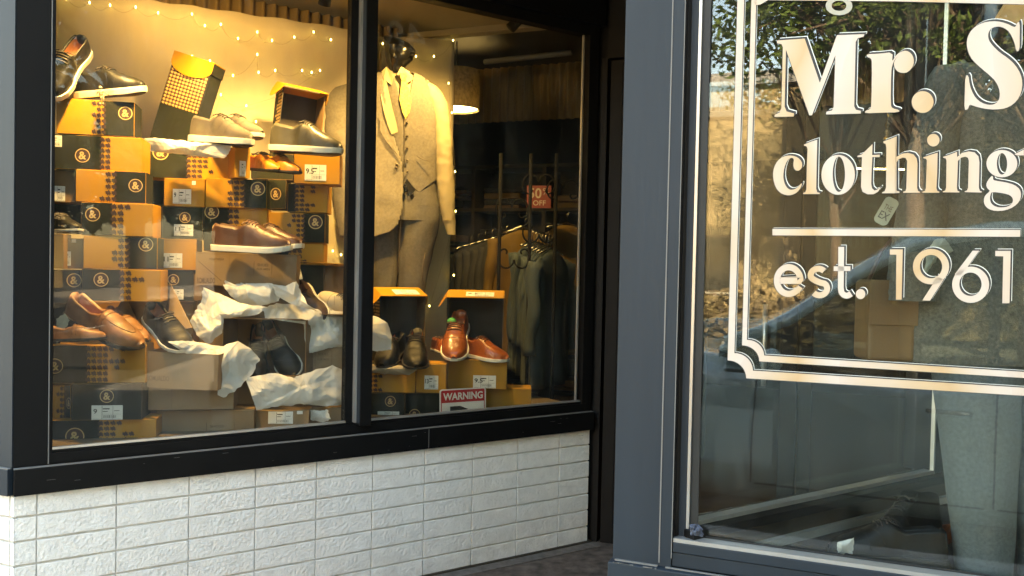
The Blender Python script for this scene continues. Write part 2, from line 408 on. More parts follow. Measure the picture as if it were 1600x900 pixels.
# --- corner pillar, left
def polyB(pts): return [(p.x, p.y) for p in pts]
def LA(u, v): return A2B @ Vector((u, v, 0))
mb = MB(); mb.prism([(-.34, -.001), (-.0005, -.001), LA(.106, 0)[:2], LA(.106, .2)[:2], (-.34, .25)][:5], .704, 3.2, 'slate')
p1 = mb.build('pillar', shop, bevel=.002); p1['label'] = 'slate painted corner pillar at the left edge'
# front face of the pillar is a thin lighter sheet, street light put into its colour
mb = MB(); mb.box(-.34, -.001, -.006, -.0015, .705, 3.2, 'slate_front'); mb.build('pillar_lit_face', shop)
mb = MB(); mb.box(.107, .1105, -.0015, .02, .706, 2.72, 'seam', X=A2B); mb.build('caulk_line', shop)
# --- window A: frame, mullion, beads, panes
wa = MB(); k = 'black_frame'
wa.box(.111, 2.64, .006, .07, .704, .742, k, X=A2B); wa.box(.114, 2.6, .016, .07, .742, .752, k, X=A2B)
wa.box(.111, .122, .006, .07, .742, 2.72, k, X=A2B)
wa.box(1.262, 1.296, .026, .07, .752, 2.669, k, X=A2B)
wa.box(1.309, 1.362, -.030, .07, .742, 2.669, k, X=A2B); wa.box(1.3068, 1.3085, -.026, .07, .752, 2.66, 'slate_front', X=A2B)  # blue grey strip paints in sky light on the mullion's left side
wa.box(2.583, 2.645, .004, .07, .742, 2.72, k, X=A2B)
wa.box(.122, 2.583, .004, .07, 2.669, 2.72, k, X=A2B)
waf = wa.build('display_window', shop, bevel=.0015); waf['label'] = 'black framed two pane display window beside the entry'
b = MB()
b.box(.122, 1.262, .019, .034, .7525, .7615, 'alu', X=A2B); b.box(1.364, 2.583, .019, .034, .7525, .7615, 'alu', X=A2B)
b.box(1.2965, 1.3062, .004, .05, .753, 2.668, 'alu', X=A2B); b.box(2.555, 2.563, .024, .036, .762, 2.668, 'alu', X=A2B)
b.build('bead', waf)
for u0, u1 in ((.123, 1.2615), (1.3625, 2.5825)):
    g = MB(); g.box(u0, u1, .040, .046, .752, 2.669, 'glass_A', X=A2B); g.build('glass', waf)
# --- door wall at the back of the entry, parallel to the street
dw = MB()
dw.box(-.02, .045, .0, .07, 0, 2.9, k, X=MD); dw.box(.06, .125, .006, .055, .0, 2.55, k, X=MD)
dw.box(.95, 1.03, .006, .055, 0, 2.55, k, X=MD); dw.box(1.04, 1.10, 0, .07, 0, 2.9, k, X=MD); dw.box(2.3, 2.4, 0, .07, 0, 2.9, k, X=MD)
dw.box(1.10, 2.3, 0, .06, 0, .25, k, X=MD); dw.box(-.02, 2.4, .0, .07, 2.56, 2.9, k, X=MD)
dw.box(.125, .95, .006, .055, .0, .10, k, X=MD); dw.box(.125, .95, .006, .055, 2.44, 2.55, k, X=MD)
door = dw.build('door', shop, bevel=.002)
b = MB(); b.box(.128, .134, .0, .006, .103, 2.44, 'black_frame', X=MD); b.box(.134, .948, .0, .012, .1, .112, 'seam', X=MD)
b.box(-.0235, -.0205, -.0, .004, .0, 2.7, 'black_frame', X=MD)
b.build('bead', door)
g = MB(); g.box(.126, .949, .03, .036, .101, 2.439, 'glass_in', X=MD); g.box(1.101, 2.299, .03, .036, .251, 2.559, 'glass_in', X=MD); g.build('glass', door)
hn = MB(); hn.tube([MD @ Vector((.88, -.05, .9)), MD @ Vector((.88, -.05, 1.3))], .012, 'alu'); hn.tube([MD @ Vector((.88, .0, .93)), MD @ Vector((.88, -.05, .93))], .008, 'alu'); hn.tube([MD @ Vector((.88, .0, 1.27)), MD @ Vector((.88, -.05, 1.27))], .008, 'alu')
hn.build('handle', door)
# --- right pillar
mb = MB(); mb.prism([(2.183, 0), (2.3015, 0), (2.3045, 0), (2.333, 0), (2.333, .15), (2.27, .15)], .705, 3.2, 'slate_front')
p2 = mb.build('pillar', shop, bevel=.0015); p2['label'] = 'blue grey painted pillar right of the entry'
mb = MB(); mb.box(2.3015, 2.3045, -.0016, -.0002, .715, 3.2, 'seam'); mb.box(2.3325, 2.3345, -.0012, .0005, .73, 3.2, 'seam')
for i in range(12):
    s = random.uniform(2.19, 2.30); mb.box(s, s+random.uniform(.004, .018), -.024, -.0205, .7052, .7068, 'seam')
mb.build('caulk_line', shop)
mb = MB(); mb.box(2.176, 6.5, -.022, .12, .56, .7045, 'slate_front'); mb.build('sill_board', shop, bevel=.003)
mb = MB(); mb.box(2.19, 2.30, -.0055, -.0002, .7048, .7085, 'seam'); mb.box(2.32, 4.65, -.0055, .0, .7048, .7075, 'seam'); mb.build('caulk_line', shop)
mb = MB(); mb.box(2.186, 6.5, .0, .12, .0, .559, 'mortar')
bricks(mb, T(0, 0, 0), [2.186+.2585*k for k in range(17)], 0, .559, lines)
mb.build('brick_base', shop)
# --- window B
wb = MB(); sf = 'slate_front'
wb.box(2.334, 4.64, .004, .09, .709, .744, sf); wb.box(2.337, 4.64, -.0, .09, .746, .770, sf)
wb.box(2.337, 2.362, .028, .09, .770, 2.72, sf); wb.box(2.3335, 2.337, .002, .09, .771, 2.72, 'black_frame')
wb.box(4.55, 4.64, .0, .09, .770, 2.72, sf); wb.box(2.337, 4.64, .0, .09, 2.72, 2.8, sf)
wbf = wb.build('display_window', shop, bevel=.002); wbf['label'] = 'large street window with gold lettering on its glass'
b = MB(); b.box(2.337, 4.55, .003, .040, .7705, .7800, 'alu'); b.box(2.3625, 2.3695, .030, .046, .780, 2.72, 'alu'); b.build('bead', wbf)
b = MB(); b.box(2.370, 2.390, .038, .047, .781, 2.72, 'gasket'); b.box(2.39, 4.55, .042, .048, .7805, .7835, 'gasket'); b.build('gasket', wbf)
g = MB(); g.box(2.370, 4.55, .050, .056, .772, 2.72, 'glass_B'); g.build('glass', wbf)
# --- right side wall of the entry (parallel to wall A) with its own window
lw = MB(); lw.box(.12, 2.62, .0, .13, .0, .775, 'dark_wall', X=MC); lw.box(.12, 2.62, .085, .165, .7755, .800, 'black_frame', X=MC)
lw.build('side_wall', shop, bevel=.002)
sw = MB(); sw.box(.12, 1.46, .02, .12, 2.6, 2.9, k, X=MC); sw.box(1.28, 1.45, .02, .13, .8, 2.9, k, X=MC); sw.box(2.55, 2.62, .02, .12, .8, 2.9, k, X=MC)
sw.box(.10, .16, .02, .12, .776, 2.6, k, X=MC); sw.box(1.46, 2.55, .02, .12, 2.6, 2.9, k, X=MC)
swf = sw.build('side_window', shop, bevel=.002)
b = MB(); b.box(1.271, 1.279, .118, .131, .8, 2.6, 'alu', X=MC); b.box(.16, 1.268, .10, .131, .801, .812, 'alu', X=MC); b.box(.16, 1.268, .086, .10, .801, .806, 'seam', X=MC); b.build('bead', swf)
g = MB(); g.box(.161, 1.268, .06, .066, .801, 2.6, 'glass_in', X=MC); g.box(1.46, 2.55, .06, .066, .801, 2.6, 'glass_in', X=MC); g.build('glass', swf)
# --- fascia, soffit over the entry, upper wall, roof and shell
mb = MB(); mb.box(-.0, 2.66, -.03, .2, 2.7205, 3.2, 'black_frame', X=A2B); mb.build('fascia', shop, bevel=.002)
mb = MB(); mb.box(-3, 6.6, -.03, .3, 3.2, 3.75, sf); mb.box(2.18, 6.5, -.006, .3, 2.8, 3.2, sf); mb.build('fascia', shop, bevel=.004)
mb = MB(); mb.prism([(-.01, .04), (2.2, .04), (MC @ Vector((2.6, .02, 0)))[:2], LA(2.64, .02)[:2]], 2.9, 2.95, 'ceiling_dark'); mb.build('soffit', shop)
mb = MB(); mb.box(-3, 6.6, .0, .3, 3.75, 6.2, 'tan_brick'); mb.build('upper_wall', shop)
mb = MB(); mb.box(-3, 6.6, .3, 9, 3.4, 3.6, 'roof_grey'); mb.build('roof', shop)
mb = MB(); mb.box(-3, -.34, .13, .3, .0, 3.2, 'slate'); mb.box(4.645, 6.6, .0, .3, .7, 3.2, 'slate')
mb.box(-3.2, -3, 0, 9, -.1, 3.6, 'dark_wall'); mb.box(6.6, 6.8, 0, 9, -.1, 3.6, 'dark_wall'); mb.box(-3.2, 6.8, 9, 9.2, -.1, 3.6, 'dark_wall'); mb.build('outer_wall', shop)
mb = MB(); mb.prism([(-3, .31), LA(.13, .12)[:2], LA(2.70, .12)[:2], (MD @ Vector((2.4, .08, 0)))[:2], (MC @ Vector((2.62, .14, 0)))[:2], (2.36, .13), (6.6, .31), (6.6, 9), (-3, 9)], .001, .008, 'floor_wood'); mb.build('shop_floor', shop)
# --- ceiling: pale over the display, dark beyond the beam
e0 = MBi @ atY(750, 45, 4.98); wE = e0.y
ZC = 2.85
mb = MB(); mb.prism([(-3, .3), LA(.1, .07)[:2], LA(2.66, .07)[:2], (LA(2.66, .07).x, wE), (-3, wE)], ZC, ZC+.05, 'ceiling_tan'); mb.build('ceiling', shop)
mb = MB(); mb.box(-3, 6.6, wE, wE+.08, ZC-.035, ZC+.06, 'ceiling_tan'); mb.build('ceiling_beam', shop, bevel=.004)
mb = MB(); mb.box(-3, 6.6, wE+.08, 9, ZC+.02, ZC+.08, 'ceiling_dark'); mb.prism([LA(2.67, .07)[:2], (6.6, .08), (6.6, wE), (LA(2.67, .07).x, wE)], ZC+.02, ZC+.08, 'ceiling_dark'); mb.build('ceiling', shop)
# --- display platform behind wall A and its back partition
mb = MB(); mb.prism([LA(-.2, .125)[:2], LA(2.62, .125)[:2], LA(2.62, 1.05)[:2], LA(-.9, 1.05)[:2]], .012, .722, 'platform'); mb.build('display_platform', shop)
def corrug(X, x0, x1, z0, z1, pitch=.062, amp=.017):
    m_ = MB(); n = int((x1-x0)/pitch*8); vs = []
    for i in range(n+1):
        x = x0+(x1-x0)*i/n; y = amp*math.sin(2*math.pi*x/pitch)
        vs += [(x, y, z0), (x, y, z1)]
    m_.add(vs, [(2*i, 2*i+2, 2*i+3, 2*i+1) for i in range(n)], 'corrugated', True, X=X)
    return m_
uR = hA(620, 30, 1.12)[0]
o = corrug(A2B @ T(0, 1.12, 0), -.6, uR, 2.0, ZC-.002).build('corrugated_panel', shop, solid=.002)
o = corrug(MBi @ T(atY(820, 400, 6.0)) @ MBm.to_3x3().to_4x4() , -2.2, 2.4, .95, 1.5).build('corrugated_panel', shop, solid=.002)
o.location.z += 0
# --- display B floor and back
mb = MB(); mb.prism([(2.40, .10), (6.5, .10), (6.5, 1.75), (MC @ Vector((1.9, .135, 0)))[:2], (MC @ Vector((.16, .135, 0)))[:2]], .012, .70, 'carpet'); mb.build('display_platform', shop)
mb = MB(); mb.box(4.0, 6.5, 1.80, 1.86, .6, ZC, 'dark_wall'); mb.build('partition', shop)
mb = MB(); mb.box(.20, 2.2, .131, .150, .7005, .722, 'vinyl_plain', X=MC); mb.build('floor_trim', shop)
# ================================================================== LETTERING on window B
GW = .0485
def gB(x, y): return Vector((hB(x, y, GW)[0], GW, hB(x, y, GW)[1]))
Lt = MB(); Sh = MB(); Wl = MB()
def chaikin(pts, n=1, closed=True):
    for _ in range(n):
        q = []
        for i in range(len(pts)):
            a = pts[i]; b = pts[(i+1) % len(pts)]
            q += [(a[0]*.75+b[0]*.25, a[1]*.75+b[1]*.25), (a[0]*.25+b[0]*.75, a[1]*.25+b[1]*.75)]
        pts = q
    return pts
def tri(loops):
    from mathutils.geometry import tessellate_polygon
    P = [[Vector((p[0], p[1], 0)) for p in l] for l in loops]
    flat = [p for l in P for p in l]
    return [(p.x, p.y) for p in flat], [tuple(t) for t in tessellate_polygon(P)]
def glyph(loops, sc=1, ox=0, oy=0, shadow=(3.4, -3.4)):
    loops = [[(ox+p[0]/sc, oy+p[1]/sc) for p in l] for l in loops]
    v, f = tri(loops)
    Lt.add([gB(x, y) for x, y in v], f, 'vinyl_gold')
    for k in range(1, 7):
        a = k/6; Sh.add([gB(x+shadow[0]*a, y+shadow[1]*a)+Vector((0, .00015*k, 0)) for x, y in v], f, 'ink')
    Wl.add([gB(x+shadow[0]*1.32, y+shadow[1]*1.32)+Vector((0, .0012, 0)) for x, y in v], f, 'sticker')
    # fine dark edge all round
    Sh.add([gB(x-.7, y+.7)+Vector((0, .0001, 0)) for x, y in v], f, 'ink')
def circ(cx, cy, r, ry=None, n=36): return [(cx+r*math.cos(2*math.pi*i/n), cy+(ry or r)*math.sin(2*math.pi*i/n)) for i in range(n)]
def stroke(pts, w, caps=None):
    L_, R_ = [], []
    n = len(pts)
    for i, p in enumerate(pts):
        a = pts[max(i-1, 0)]; b = pts[min(i+1, n-1)]
        d = (b[0]-a[0], b[1]-a[1]); l = math.hypot(*d) or 1; nx, ny = -d[1]/l*w/2, d[0]/l*w/2
        L_.append((p[0]+nx, p[1]+ny)); R_.append((p[0]-nx, p[1]-ny))
    return L_+R_[::-1]
def arc(cx, cy, r, a0, a1, n=24, ry=None): return [(cx+r*math.cos(math.radians(a0+(a1-a0)*i/n)), cy-(ry or r)*math.sin(math.radians(a0+(a1-a0)*i/n))) for i in range(n+1)]
# "Mr. S"  (outlines measured in the photograph, laid on the glass at its true place)
glyph([[(403,190),(532,181),(603,388),(683,165),(812,160),(808,172),(782,178),(771,196),(764,498),(772,514),(795,520),(795,532),(632,536),(634,524),(660,518),(668,500),(676,258),(566,540),(554,540),(444,232),(438,500),(447,522),(482,532),(480,546),(390,548),(392,538),(414,528),(423,505),(430,222),(424,207),(403,202)]], 3, 1080, 0)
glyph([chaikin([(823,254),(880,252),(945,244),(941,292),(957,262),(980,243),(1008,236),(1032,250),(1044,275),(1043,302),(1028,328),(1005,343),(975,340),(955,322),(949,298),(957,278),(972,262),(956,276),(942,305),(937,340),(935,490),(942,508),(975,515),(975,526),(895,528),(815,531),(815,520),(838,513),(845,495),(848,290),(842,272),(823,267)], 1)], 3, 1080, 0)
glyph([circ(1085, 478, 51)], 3, 1080, 0)
glyph([chaikin([(672,158),(690,154),(690,256),(688,358),(665,360),(655,300),(620,225),(580,195),(540,185),(500,193),(478,213),(466,245),(473,285),(500,322),(550,370),(610,410),(660,458),(697,520),(710,580),(702,650),(670,710),(620,750),(560,768),(480,770),(400,755),(355,740),(337,735),(325,770),(300,773),(304,650),(308,530),(330,530),(337,590),(352,640),(380,690),(420,722),(470,738),(510,735),(540,712),(552,670),(545,620),(520,570),(480,530),(420,480),(360,425),(330,375),(316,310),(325,255),(355,205),(405,170),(460,152),(530,148),(600,165),(650,192),(664,184)], 1)], 4.5, 1440, 0)
# "clothing"
S6 = 6.43
def g1(l): glyph(l, S6, 1200, 200, (3.0, -3.0))
def g2(l): glyph(l, S6, 1400, 200, (3.0, -3.0))
g1([chaikin([(342,560),(330,600),(290,650),(235,675),(180,675),(120,650),(75,595),(52,510),(52,430),(75,360),(120,305),(180,278),(240,276),(300,295),(338,335),(345,380),(330,415),(300,432),(270,420),(256,390),(256,350),(262,318),(250,300),(225,300),(190,330),(163,400),(152,480),(160,540),(185,595),(220,622),(265,618),(305,590),(332,555)], 1)])
g1([[(362,165),(440,135),(495,118),(490,330),(484,610),(495,645),(520,652),(520,663),(352,663),(354,652),(375,645),(386,615),(390,400),(398,210),(388,185),(362,177)]])
g1([circ(705, 470, 168, 200), circ(712, 465, 62, 178)])
g1([chaikin([(898,280),(940,268),(990,220),(1045,165),(1050,165),(1046,268),(1048,272),(1122,268),(1122,292),(1048,292),(1040,450),(1037,560),(1045,605),(1070,628),(1095,620),(1125,595),(1132,600),(1105,640),(1060,665),(1000,665),(950,640),(935,590),(938,480),(945,294),(942,292),(900,292)], 0)])
g1([[(1160,135),(1230,110),(1290,84),(1293,86),(1292,200),(1291,640),(1291,655),(1148,655),(1148,646),(1172,636),(1186,600),(1190,200),(1182,160),(1160,150)]])
g2([[(-6,95),(8,90),(5,290),(60,258),(120,250),(175,265),(208,305),(216,360),(212,600),(222,632),(238,640),(238,650),(72,650),(72,640),(96,632),(104,605),(112,330),(98,302),(70,296),(30,312),(4,345),(0,600),(8,632),(35,640),(35,652),(-6,655)]])
g2([circ(375, 122, 62, 63)]); 
g2([[(275,295),(330,275),(418,248),(414,450),(406,605),(415,632),(435,640),(435,650),(265,650),(265,640),(290,632),(300,605),(308,400),(310,325),(300,308),(275,304)]])
g2([chaikin([(475,290),(540,268),(613,240),(614,292),(665,250),(730,235),(790,245),(828,285),(838,345),(833,600),(842,630),(860,638),(860,648),(690,644),(690,636),(715,626),(724,600),(732,330),(722,298),(695,288),(655,298),(622,330),(612,600),(618,630),(637,638),(637,648),(470,645),(470,637),(495,628),(503,600),(508,330),(500,305),(475,300)], 0)])
g2([circ(1064, 358, 155, 137), circ(1065, 360, 52, 108)])
g2([chaikin([(962,478),(975,490),(975,520),(1000,530),(1100,545),(1190,570),(1245,615),(1260,675),(1240,740),(1180,795),(1100,828),(1000,835),(930,815),(890,775),(880,725),(895,675),(950,632),(915,605),(905,570),(920,530)], 1), chaikin([(965,640),(1080,655),(1150,675),(1178,715),(1170,755),(1130,788),(1070,800),(1010,795),(960,765),(943,720),(948,670)], 1)])
g2([[(1190,262),(1240,240),(1285,216),(1285,275),(1215,275)]])
# rule and "est. 1961"
glyph([[(1207,357.8),(1594,359.2),(1594,370),(1207,367.6)]], 1, 0, 0, (1.2, -1.6))
def g3(l): glyph(l, S6, 1200, 350, (3.0, -2.6))
def g4(l): glyph(l, S6, 1400, 350, (3.0, -2.6))
g3([stroke([(330,672)]+arc(208, 568, 118, -38, -359, 40, 134)+[(326,572),(120,570)], 62)])
g3([stroke(arc(505, 515, 76, 40, 200, 16, 66)+[(440,545),(480,570),(530,590),(575,615)][:3]+arc(518, 648, 76, 45, -140, 20, 68), 60)])
g3([stroke([(736,230),(731,640)]+arc(790, 640, 62, 190, 290, 14, 80)[3:]+[(835,700)], 58)]); g3([[(660,425),(828,425),(828,472),(660,472)]])
g3([circ(930, 704, 48, 50)])
g4([[(-190,255),(68,255),(60,760),(0,760),(4,310),(-190,310)]] if False else [[(-62,255),(68,255),(56,760),(0,760),(4,308),(-62,308)]])
g4([circ(352, 428, 182, 178), circ(352, 428, 112, 118)]); g4([[(478,560),(400,520),(372,600),(265,768),(342,770)]])
g4([circ(750, 610, 186, 182), circ(748, 605, 112, 118)]); g4([[(770,268),(836,268),(712,440),(640,520),(590,505)]])
g4([[(998,270),(1152,270),(1140,796),(1068,796),(1078,325),(998,322)]])
# double border with scooped corner
def band(x_in, y_in, x_out, y_out, top, xr, rad_in, rad_out): pass
def px2s(pt): q = hB(pt[0], pt[1], GW); return q
def border(px_v, wv, px_h, wh, cx, cy, rx, ry, topc=None):
    "vertical band (x at y=cy), horizontal band, concave corner of radii rx, ry; pixel units mapped on the glass"
    out = []; inn = []
    lean = lambda x, y: x + (cy-y)*.0262
    n = 10
    outer = [(lean(px_v, -160), -160), (px_v, cy-ry+0)]
    inner = [(lean(px_v+wv, -160), -160), (px_v+wv, cy-ry-wh*.9)]
    for i in range(n+1):
        a = math.pi/2*i/n
        outer.append((px_v+rx*math.sin(a), cy-ry+ry*(1-math.cos(a))))
        inner.append((px_v+wv+rx*math.sin(a), cy-ry-wh*.9+ry*(1-math.cos(a))))
    s = .0630 if ry > 24 else .060
    outer.append((1990, cy+(1990-px_v-rx)*s)); inner.append((1990, cy-wh+(1990-px_v-rx)*s))
    inner[-2] = (px_v+wv+rx, cy-wh+wv*.06)
    v = outer+inner[::-1]
    glyph([v], 1, 0, 0, (1.7, -1.9))
border(1137, 10.5, 0, 12.5, 0, 591, 29, 28)
border(1159.5, 7.5, 0, 9.5, 0, 564.5, 27, 25)
glyph([[(1179,2),(1195,-8),(1400,-6),(1900,6),(1900,14),(1400,2),(1200,0),(1188,7),(1180,8)]], 1, 0, 0, (1.7,-1.9))
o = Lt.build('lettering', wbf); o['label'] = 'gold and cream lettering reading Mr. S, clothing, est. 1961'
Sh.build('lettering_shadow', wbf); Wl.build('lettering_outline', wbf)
# faint street number above the lettering and its mirrored reflection, painted on window A
G = MB(); vs_, fs_, tw, th = textpolys('8')
G.add([gB(1290+a[0]/tw*42, 24-(a[1]/th)*52)+Vector((0, -.0006, 0)) for a in vs_], fs_, 'ghost')
G.build('number_or_reflection', wbf)
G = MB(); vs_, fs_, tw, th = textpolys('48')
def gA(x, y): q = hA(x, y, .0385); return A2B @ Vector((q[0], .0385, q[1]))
G.add([gA(665-a[0]/tw*62, 84-(a[1]/th)*46-a[0]/tw*6) for a in vs_], fs_, 'number_reflection')
G.build('number_or_reflection', waf)
# ================================================================== SHOE BOXES
GB = 'shoe boxes stacked in the display window'
def ring(mb, cx, cz, r0, r1, y, mt, n=28, rx=1.0):
    vs = []; 
    for i in range(n):
        a = 2*math.pi*i/n; vs += [(cx+r0*math.cos(a)*rx, y, cz+r0*math.sin(a)), (cx+r1*math.cos(a)*rx, y, cz+r1*math.sin(a))]
    mb.add(vs, [(2*i, (2*i+2) % (2*n), (2*i+3) % (2*n), 2*i+1) for i in range(n)], mt)
def logo(mb, cx, cz, r, y=-.0012, rx=1.0):
    mb.add([(cx+r*.9*math.cos(2*math.pi*i/24)*rx, y+.0003, cz+r*.9*math.sin(2*math.pi*i/24)) for i in range(24)], [tuple(range(24))], 'maroon_print')
    ring(mb, cx, cz, r*.88, r, y, 'gold_print', rx=rx)
    text(mb, '&', cx-r*.5*rx, cz-r*.56, r*1.0*rx, r*1.12, 'gold_print', y=y-.0002, bold=.025)
HT = [(0,.45),(.15,.62),(.15,.3),(.35,.3),(.35,.05),(.55,.22),(.72,.22),(.72,0.0),(.88,.3),(1,.3),(.85,.5),(.85,.75),(.7,.75),(.6,.98),(.45,.75),(.15,.75)]
def hound(mb, x0, x1, z0, z1, dark_left, y=-.0011, cell=.0235, mt='maroon_print'):
    nz = max(1, int(round((z1-z0)/cell))); nx = max(3, int(round((x1-x0)/cell))); cz_ = (z1-z0)/nz; cx_ = (x1-x0)/nx
    for i in range(nx):
        for j in range(nz):
            ii = i if dark_left else nx-1-i
            pr = 1 if ii < max(2, nx*.45) else .62*(1-ii/nx)+.08
            if random.random() > pr: continue
            bx, bz = x0+i*cx_, z0+j*cz_
            if bz+cz_ > z1+.001: continue
            mb.add([(bx+(p[0]*1.14-.07)*cx_, y, bz+(p[1]*1.10-.05)*cz_) for p in HT], [tuple(range(len(HT)))], mt)
def label_part(parent, x0, z0, x1, z1, num, y=-.0014, name='size_label', X=None):
    mb = MB(); w, h = x1-x0, z1-z0
    mb.box(x0, x1, y-.0004, y, z0, z1, 'sticker', X=X); yy = y-.0007
    if num: text(mb, num, x0+w*.06, z0+h*.42, w*(.12*len(num)), h*.34, 'ink', y=yy, X=X, bold=.02)
    def ln(a, b, c, d): mb.poly([(x0+w*a, yy, z0+h*b), (x0+w*c, yy, z0+h*b), (x0+w*c, yy, z0+h*d), (x0+w*a, yy, z0+h*d)], 'ink', X=X)
    ln(.33, .05, .345, .95); ln(.68, .05, .69, .95); ln(.05, .04, .95, .055); ln(.36, .72, .58, .80); ln(.36, .55, .52, .6); ln(.72, .6, .9, .64); ln(.36, .38, .95, .39)
    a = .38
    while a < .8: ln(a, .12, a+.014, .32); a += random.uniform(.022, .045)
    return mb.build(name, parent)
def frame_at(x0, y1, Y, yaw, roll=0):
    P = atY(x0, y1, Y); return Matrix.Translation(P) @ R(yaw, 'Z') @ R(roll, 'Y')
def carton(x0, y0, x1, y1, Y, label, kind='two', dark='L', hx=None, lg=None, lab=None, num='', yaw=0, d=.15, side=None, roll=0, words=None, stick=None, group=GB):
    yaw += 12*max(0, min(1, (620-x0)/420))
    X = frame_at(x0, y1, Y, yaw); n = X.to_3x3() @ Vector((0, 1, 0)); P = X.translation; dx = X.to_3x3() @ Vector((1, 0, 0))
    def loc(px, py, off=0):
        q = hit(px, py, P, n)-P; return q.dot(dx), q.z
    w = loc(x1, (y0+y1)/2)[0]; h = loc((x0+x1)/2, y0)[1]-loc((x0+x1)/2, y1)[1]
    root = thing('shoe_box', label, 'shoe box', X @ R(roll, 'Y'), group)
    base = {'two': 'kraft', 'kraft': 'kraft', 'dark': 'charcoal', 'grey': 'grey_kraft', 'shade': 'kraft_in'}[kind]  # 'shade' is a darker kraft, shadow put into the box colour
    mb = MB(); mb.box(0, w, 0, d, 0, h-.0006, base)
    e = .0016; y = -.0006
    if kind == 'two':
        hx = [loc(q, (y0+y1)/2)[0] for q in hx]
        if dark == 'L': mb.poly([(e, y, e), (hx[0]+.008, y, e), (hx[0]+.008, y, h-e), (e, y, h-e)], 'charcoal')
        else: mb.poly([(hx[1]-.008, y, e), (w-e, y, e), (w-e, y, h-e), (hx[1]-.008, y, h-e)], 'charcoal')
        hound(mb, hx[0], hx[1], .002, h-.003, dark == 'L')
        s0 = 0 if dark == 'L' else w
        mb.poly([(s0-(.0006 if s0 == 0 else -.0006), e, e), (s0-(.0006 if s0 == 0 else -.0006), d-e, e), (s0-(.0006 if s0 == 0 else -.0006), d-e, h-e), (s0-(.0006 if s0 == 0 else -.0006), e, h-e)], 'charcoal')
    if kind == 'dark':
        for a, b in (((0, 0), (w, .0012)), ((0, h-.0018), (w, h-.0008)), ((0, 0), (.0012, h)), ((w-.0012, 0), (w, h))):
            mb.poly([(a[0], y, a[1]), (b[0], y, a[1]), (b[0], y, b[1]), (a[0], y, b[1])], 'brown_ink' if random.random() < .3 else 'kraft_in')
    # seam where the lid tucks in
    if kind in ('kraft', 'grey'): mb.poly([(w*.02, y, h*.985-.006), (w*.98, y, h*.985-.006), (w*.98, y, h*.985-.0052), (w*.02, y, h*.985-.0052)], 'brown_ink')
    if lg:
        c = loc(lg[0], lg[1]); r = lg[2]/FPX*Y; logo(mb, c[0], c[1], r, rx=lg[3] if len(lg) > 3 else 1)
    if words:
        for (wx0, wy0, wx1, wy1, txt) in words:
            a = loc(wx0, wy1); b = loc(wx1, wy0)
            if txt == '|': mb.poly([(a[0], y-.0003, a[1]), (b[0], y-.0003, a[1]), (b[0], y-.0003, b[1]), (a[0], y-.0003, b[1])], 'brown_ink')
            elif txt == '/':
                mb.poly([(a[0], y-.0003, b[1]), (a[0]+.003, y-.0003, b[1]), (b[0], y-.0003, a[1]), (b[0]-.003, y-.0003, a[1])], 'brown_ink')
            else: text(mb, txt, a[0], a[1], b[0]-a[0], b[1]-a[1], 'brown_ink', y=y-.0003, bold=.012)
    mb.build('carton', root, bevel=.0015, seg=1)
    if lab:
        a = loc(lab[0], lab[3]); b = loc(lab[2], lab[1]); label_part(root, a[0], a[1], b[0], b[1], num)
    if stick:
        a = loc(stick[0], stick[3]); b = loc(stick[2], stick[1]); m2 = MB(); m2.box(a[0], b[0], -.0018, -.0012, a[1], b[1], 'sticker'); m2.build('price_sticker', root)
    return root
YL = 3.45
# left stack
carton(88,153,210,208,YL,'top box of the far left stack, mustard left half with black shoes standing on it',dark='R',hx=(143,166),lg=(196,177,10.5),yaw=1)
carton(80,209.5,222,263,YL,'second box from the top of the far left stack, dark left half',dark='L',hx=(155,182),lg=(129,243,11),lab=(80,212,97,229),yaw=-1)
carton(118,264.5,228,314.5,YL,'third box down in the far left stack, ringed ampersand at its right end',dark='R',hx=(155,183),lg=(212,290,10.5),yaw=1)
carton(60,264.5,117,315,YL+.02,'box end with a white label just left of the third box down','shade',lab=(84,291,102,314),num='')
carton(127,315.5,239,367,YL,'fourth box down in the far left stack, dark left half with ringed ampersand',dark='L',hx=(172,215),lg=(145,335,11),yaw=-1.5)
carton(62,316.5,126,363,YL+.14,'dark box behind a black shoe at the left window edge','dark')
carton(130,368.5,246,419,YL,'fifth box down in the far left stack, mustard left half and dark right end',dark='R',hx=(174,204),lg=(228,382,11),yaw=1)
carton(60,364.5,99.5,419.5,YL-.02,'bright mustard box end cut by the left window edge below a black shoe','kraft',d=.1)
carton(100.5,372,129.5,419.5,YL+.05,'narrow shaded box end with a small label left of the fifth box','shade',lab=(100.8,393,111,415),stick=(112,374,119,379))
carton(127.5,420,251,470,YL,'sixth box down in the far left stack, lit mustard right end above the tan loafers',dark='L',hx=(185,226),lg=(158,437,11),yaw=-.5)
carton(70,421,126,474,YL+.03,'dark box end with a ringed ampersand above the tan loafers at the left edge','dark',lg=(116,438,11))
carton(126,471,250,545,3.93,'shaded mustard box behind the tan loafers','kraft')
carton(72,471,125,539,YL+.15,'dark box behind the heels of the tan loafers','dark')
carton(60,539.5,227,599,YL-.04,'box under the tan loafers, blue black left part breaking up into houndstooth',dark='L',hx=(133,196),lg=(86,572,12),yaw=-1.5)
carton(112,600,222,656.5,YL-.05,'dark green box marked 9 near the bottom left of the window','dark',lg=(167,619,10.5),lab=(143,633,192,656),num='9',yaw=-1.5)
carton(62,602,110.5,656.5,YL+.0,'narrow brown houndstooth box left of the box marked 9','two',dark='R',hx=(88,104),lg=(107.5,630,9,.4))
carton(70,657.5,244,694,YL-.05,'lowest box in the bottom left corner of the window, half hidden by the frame',dark='L',hx=(152,210),lg=(117,682,14))
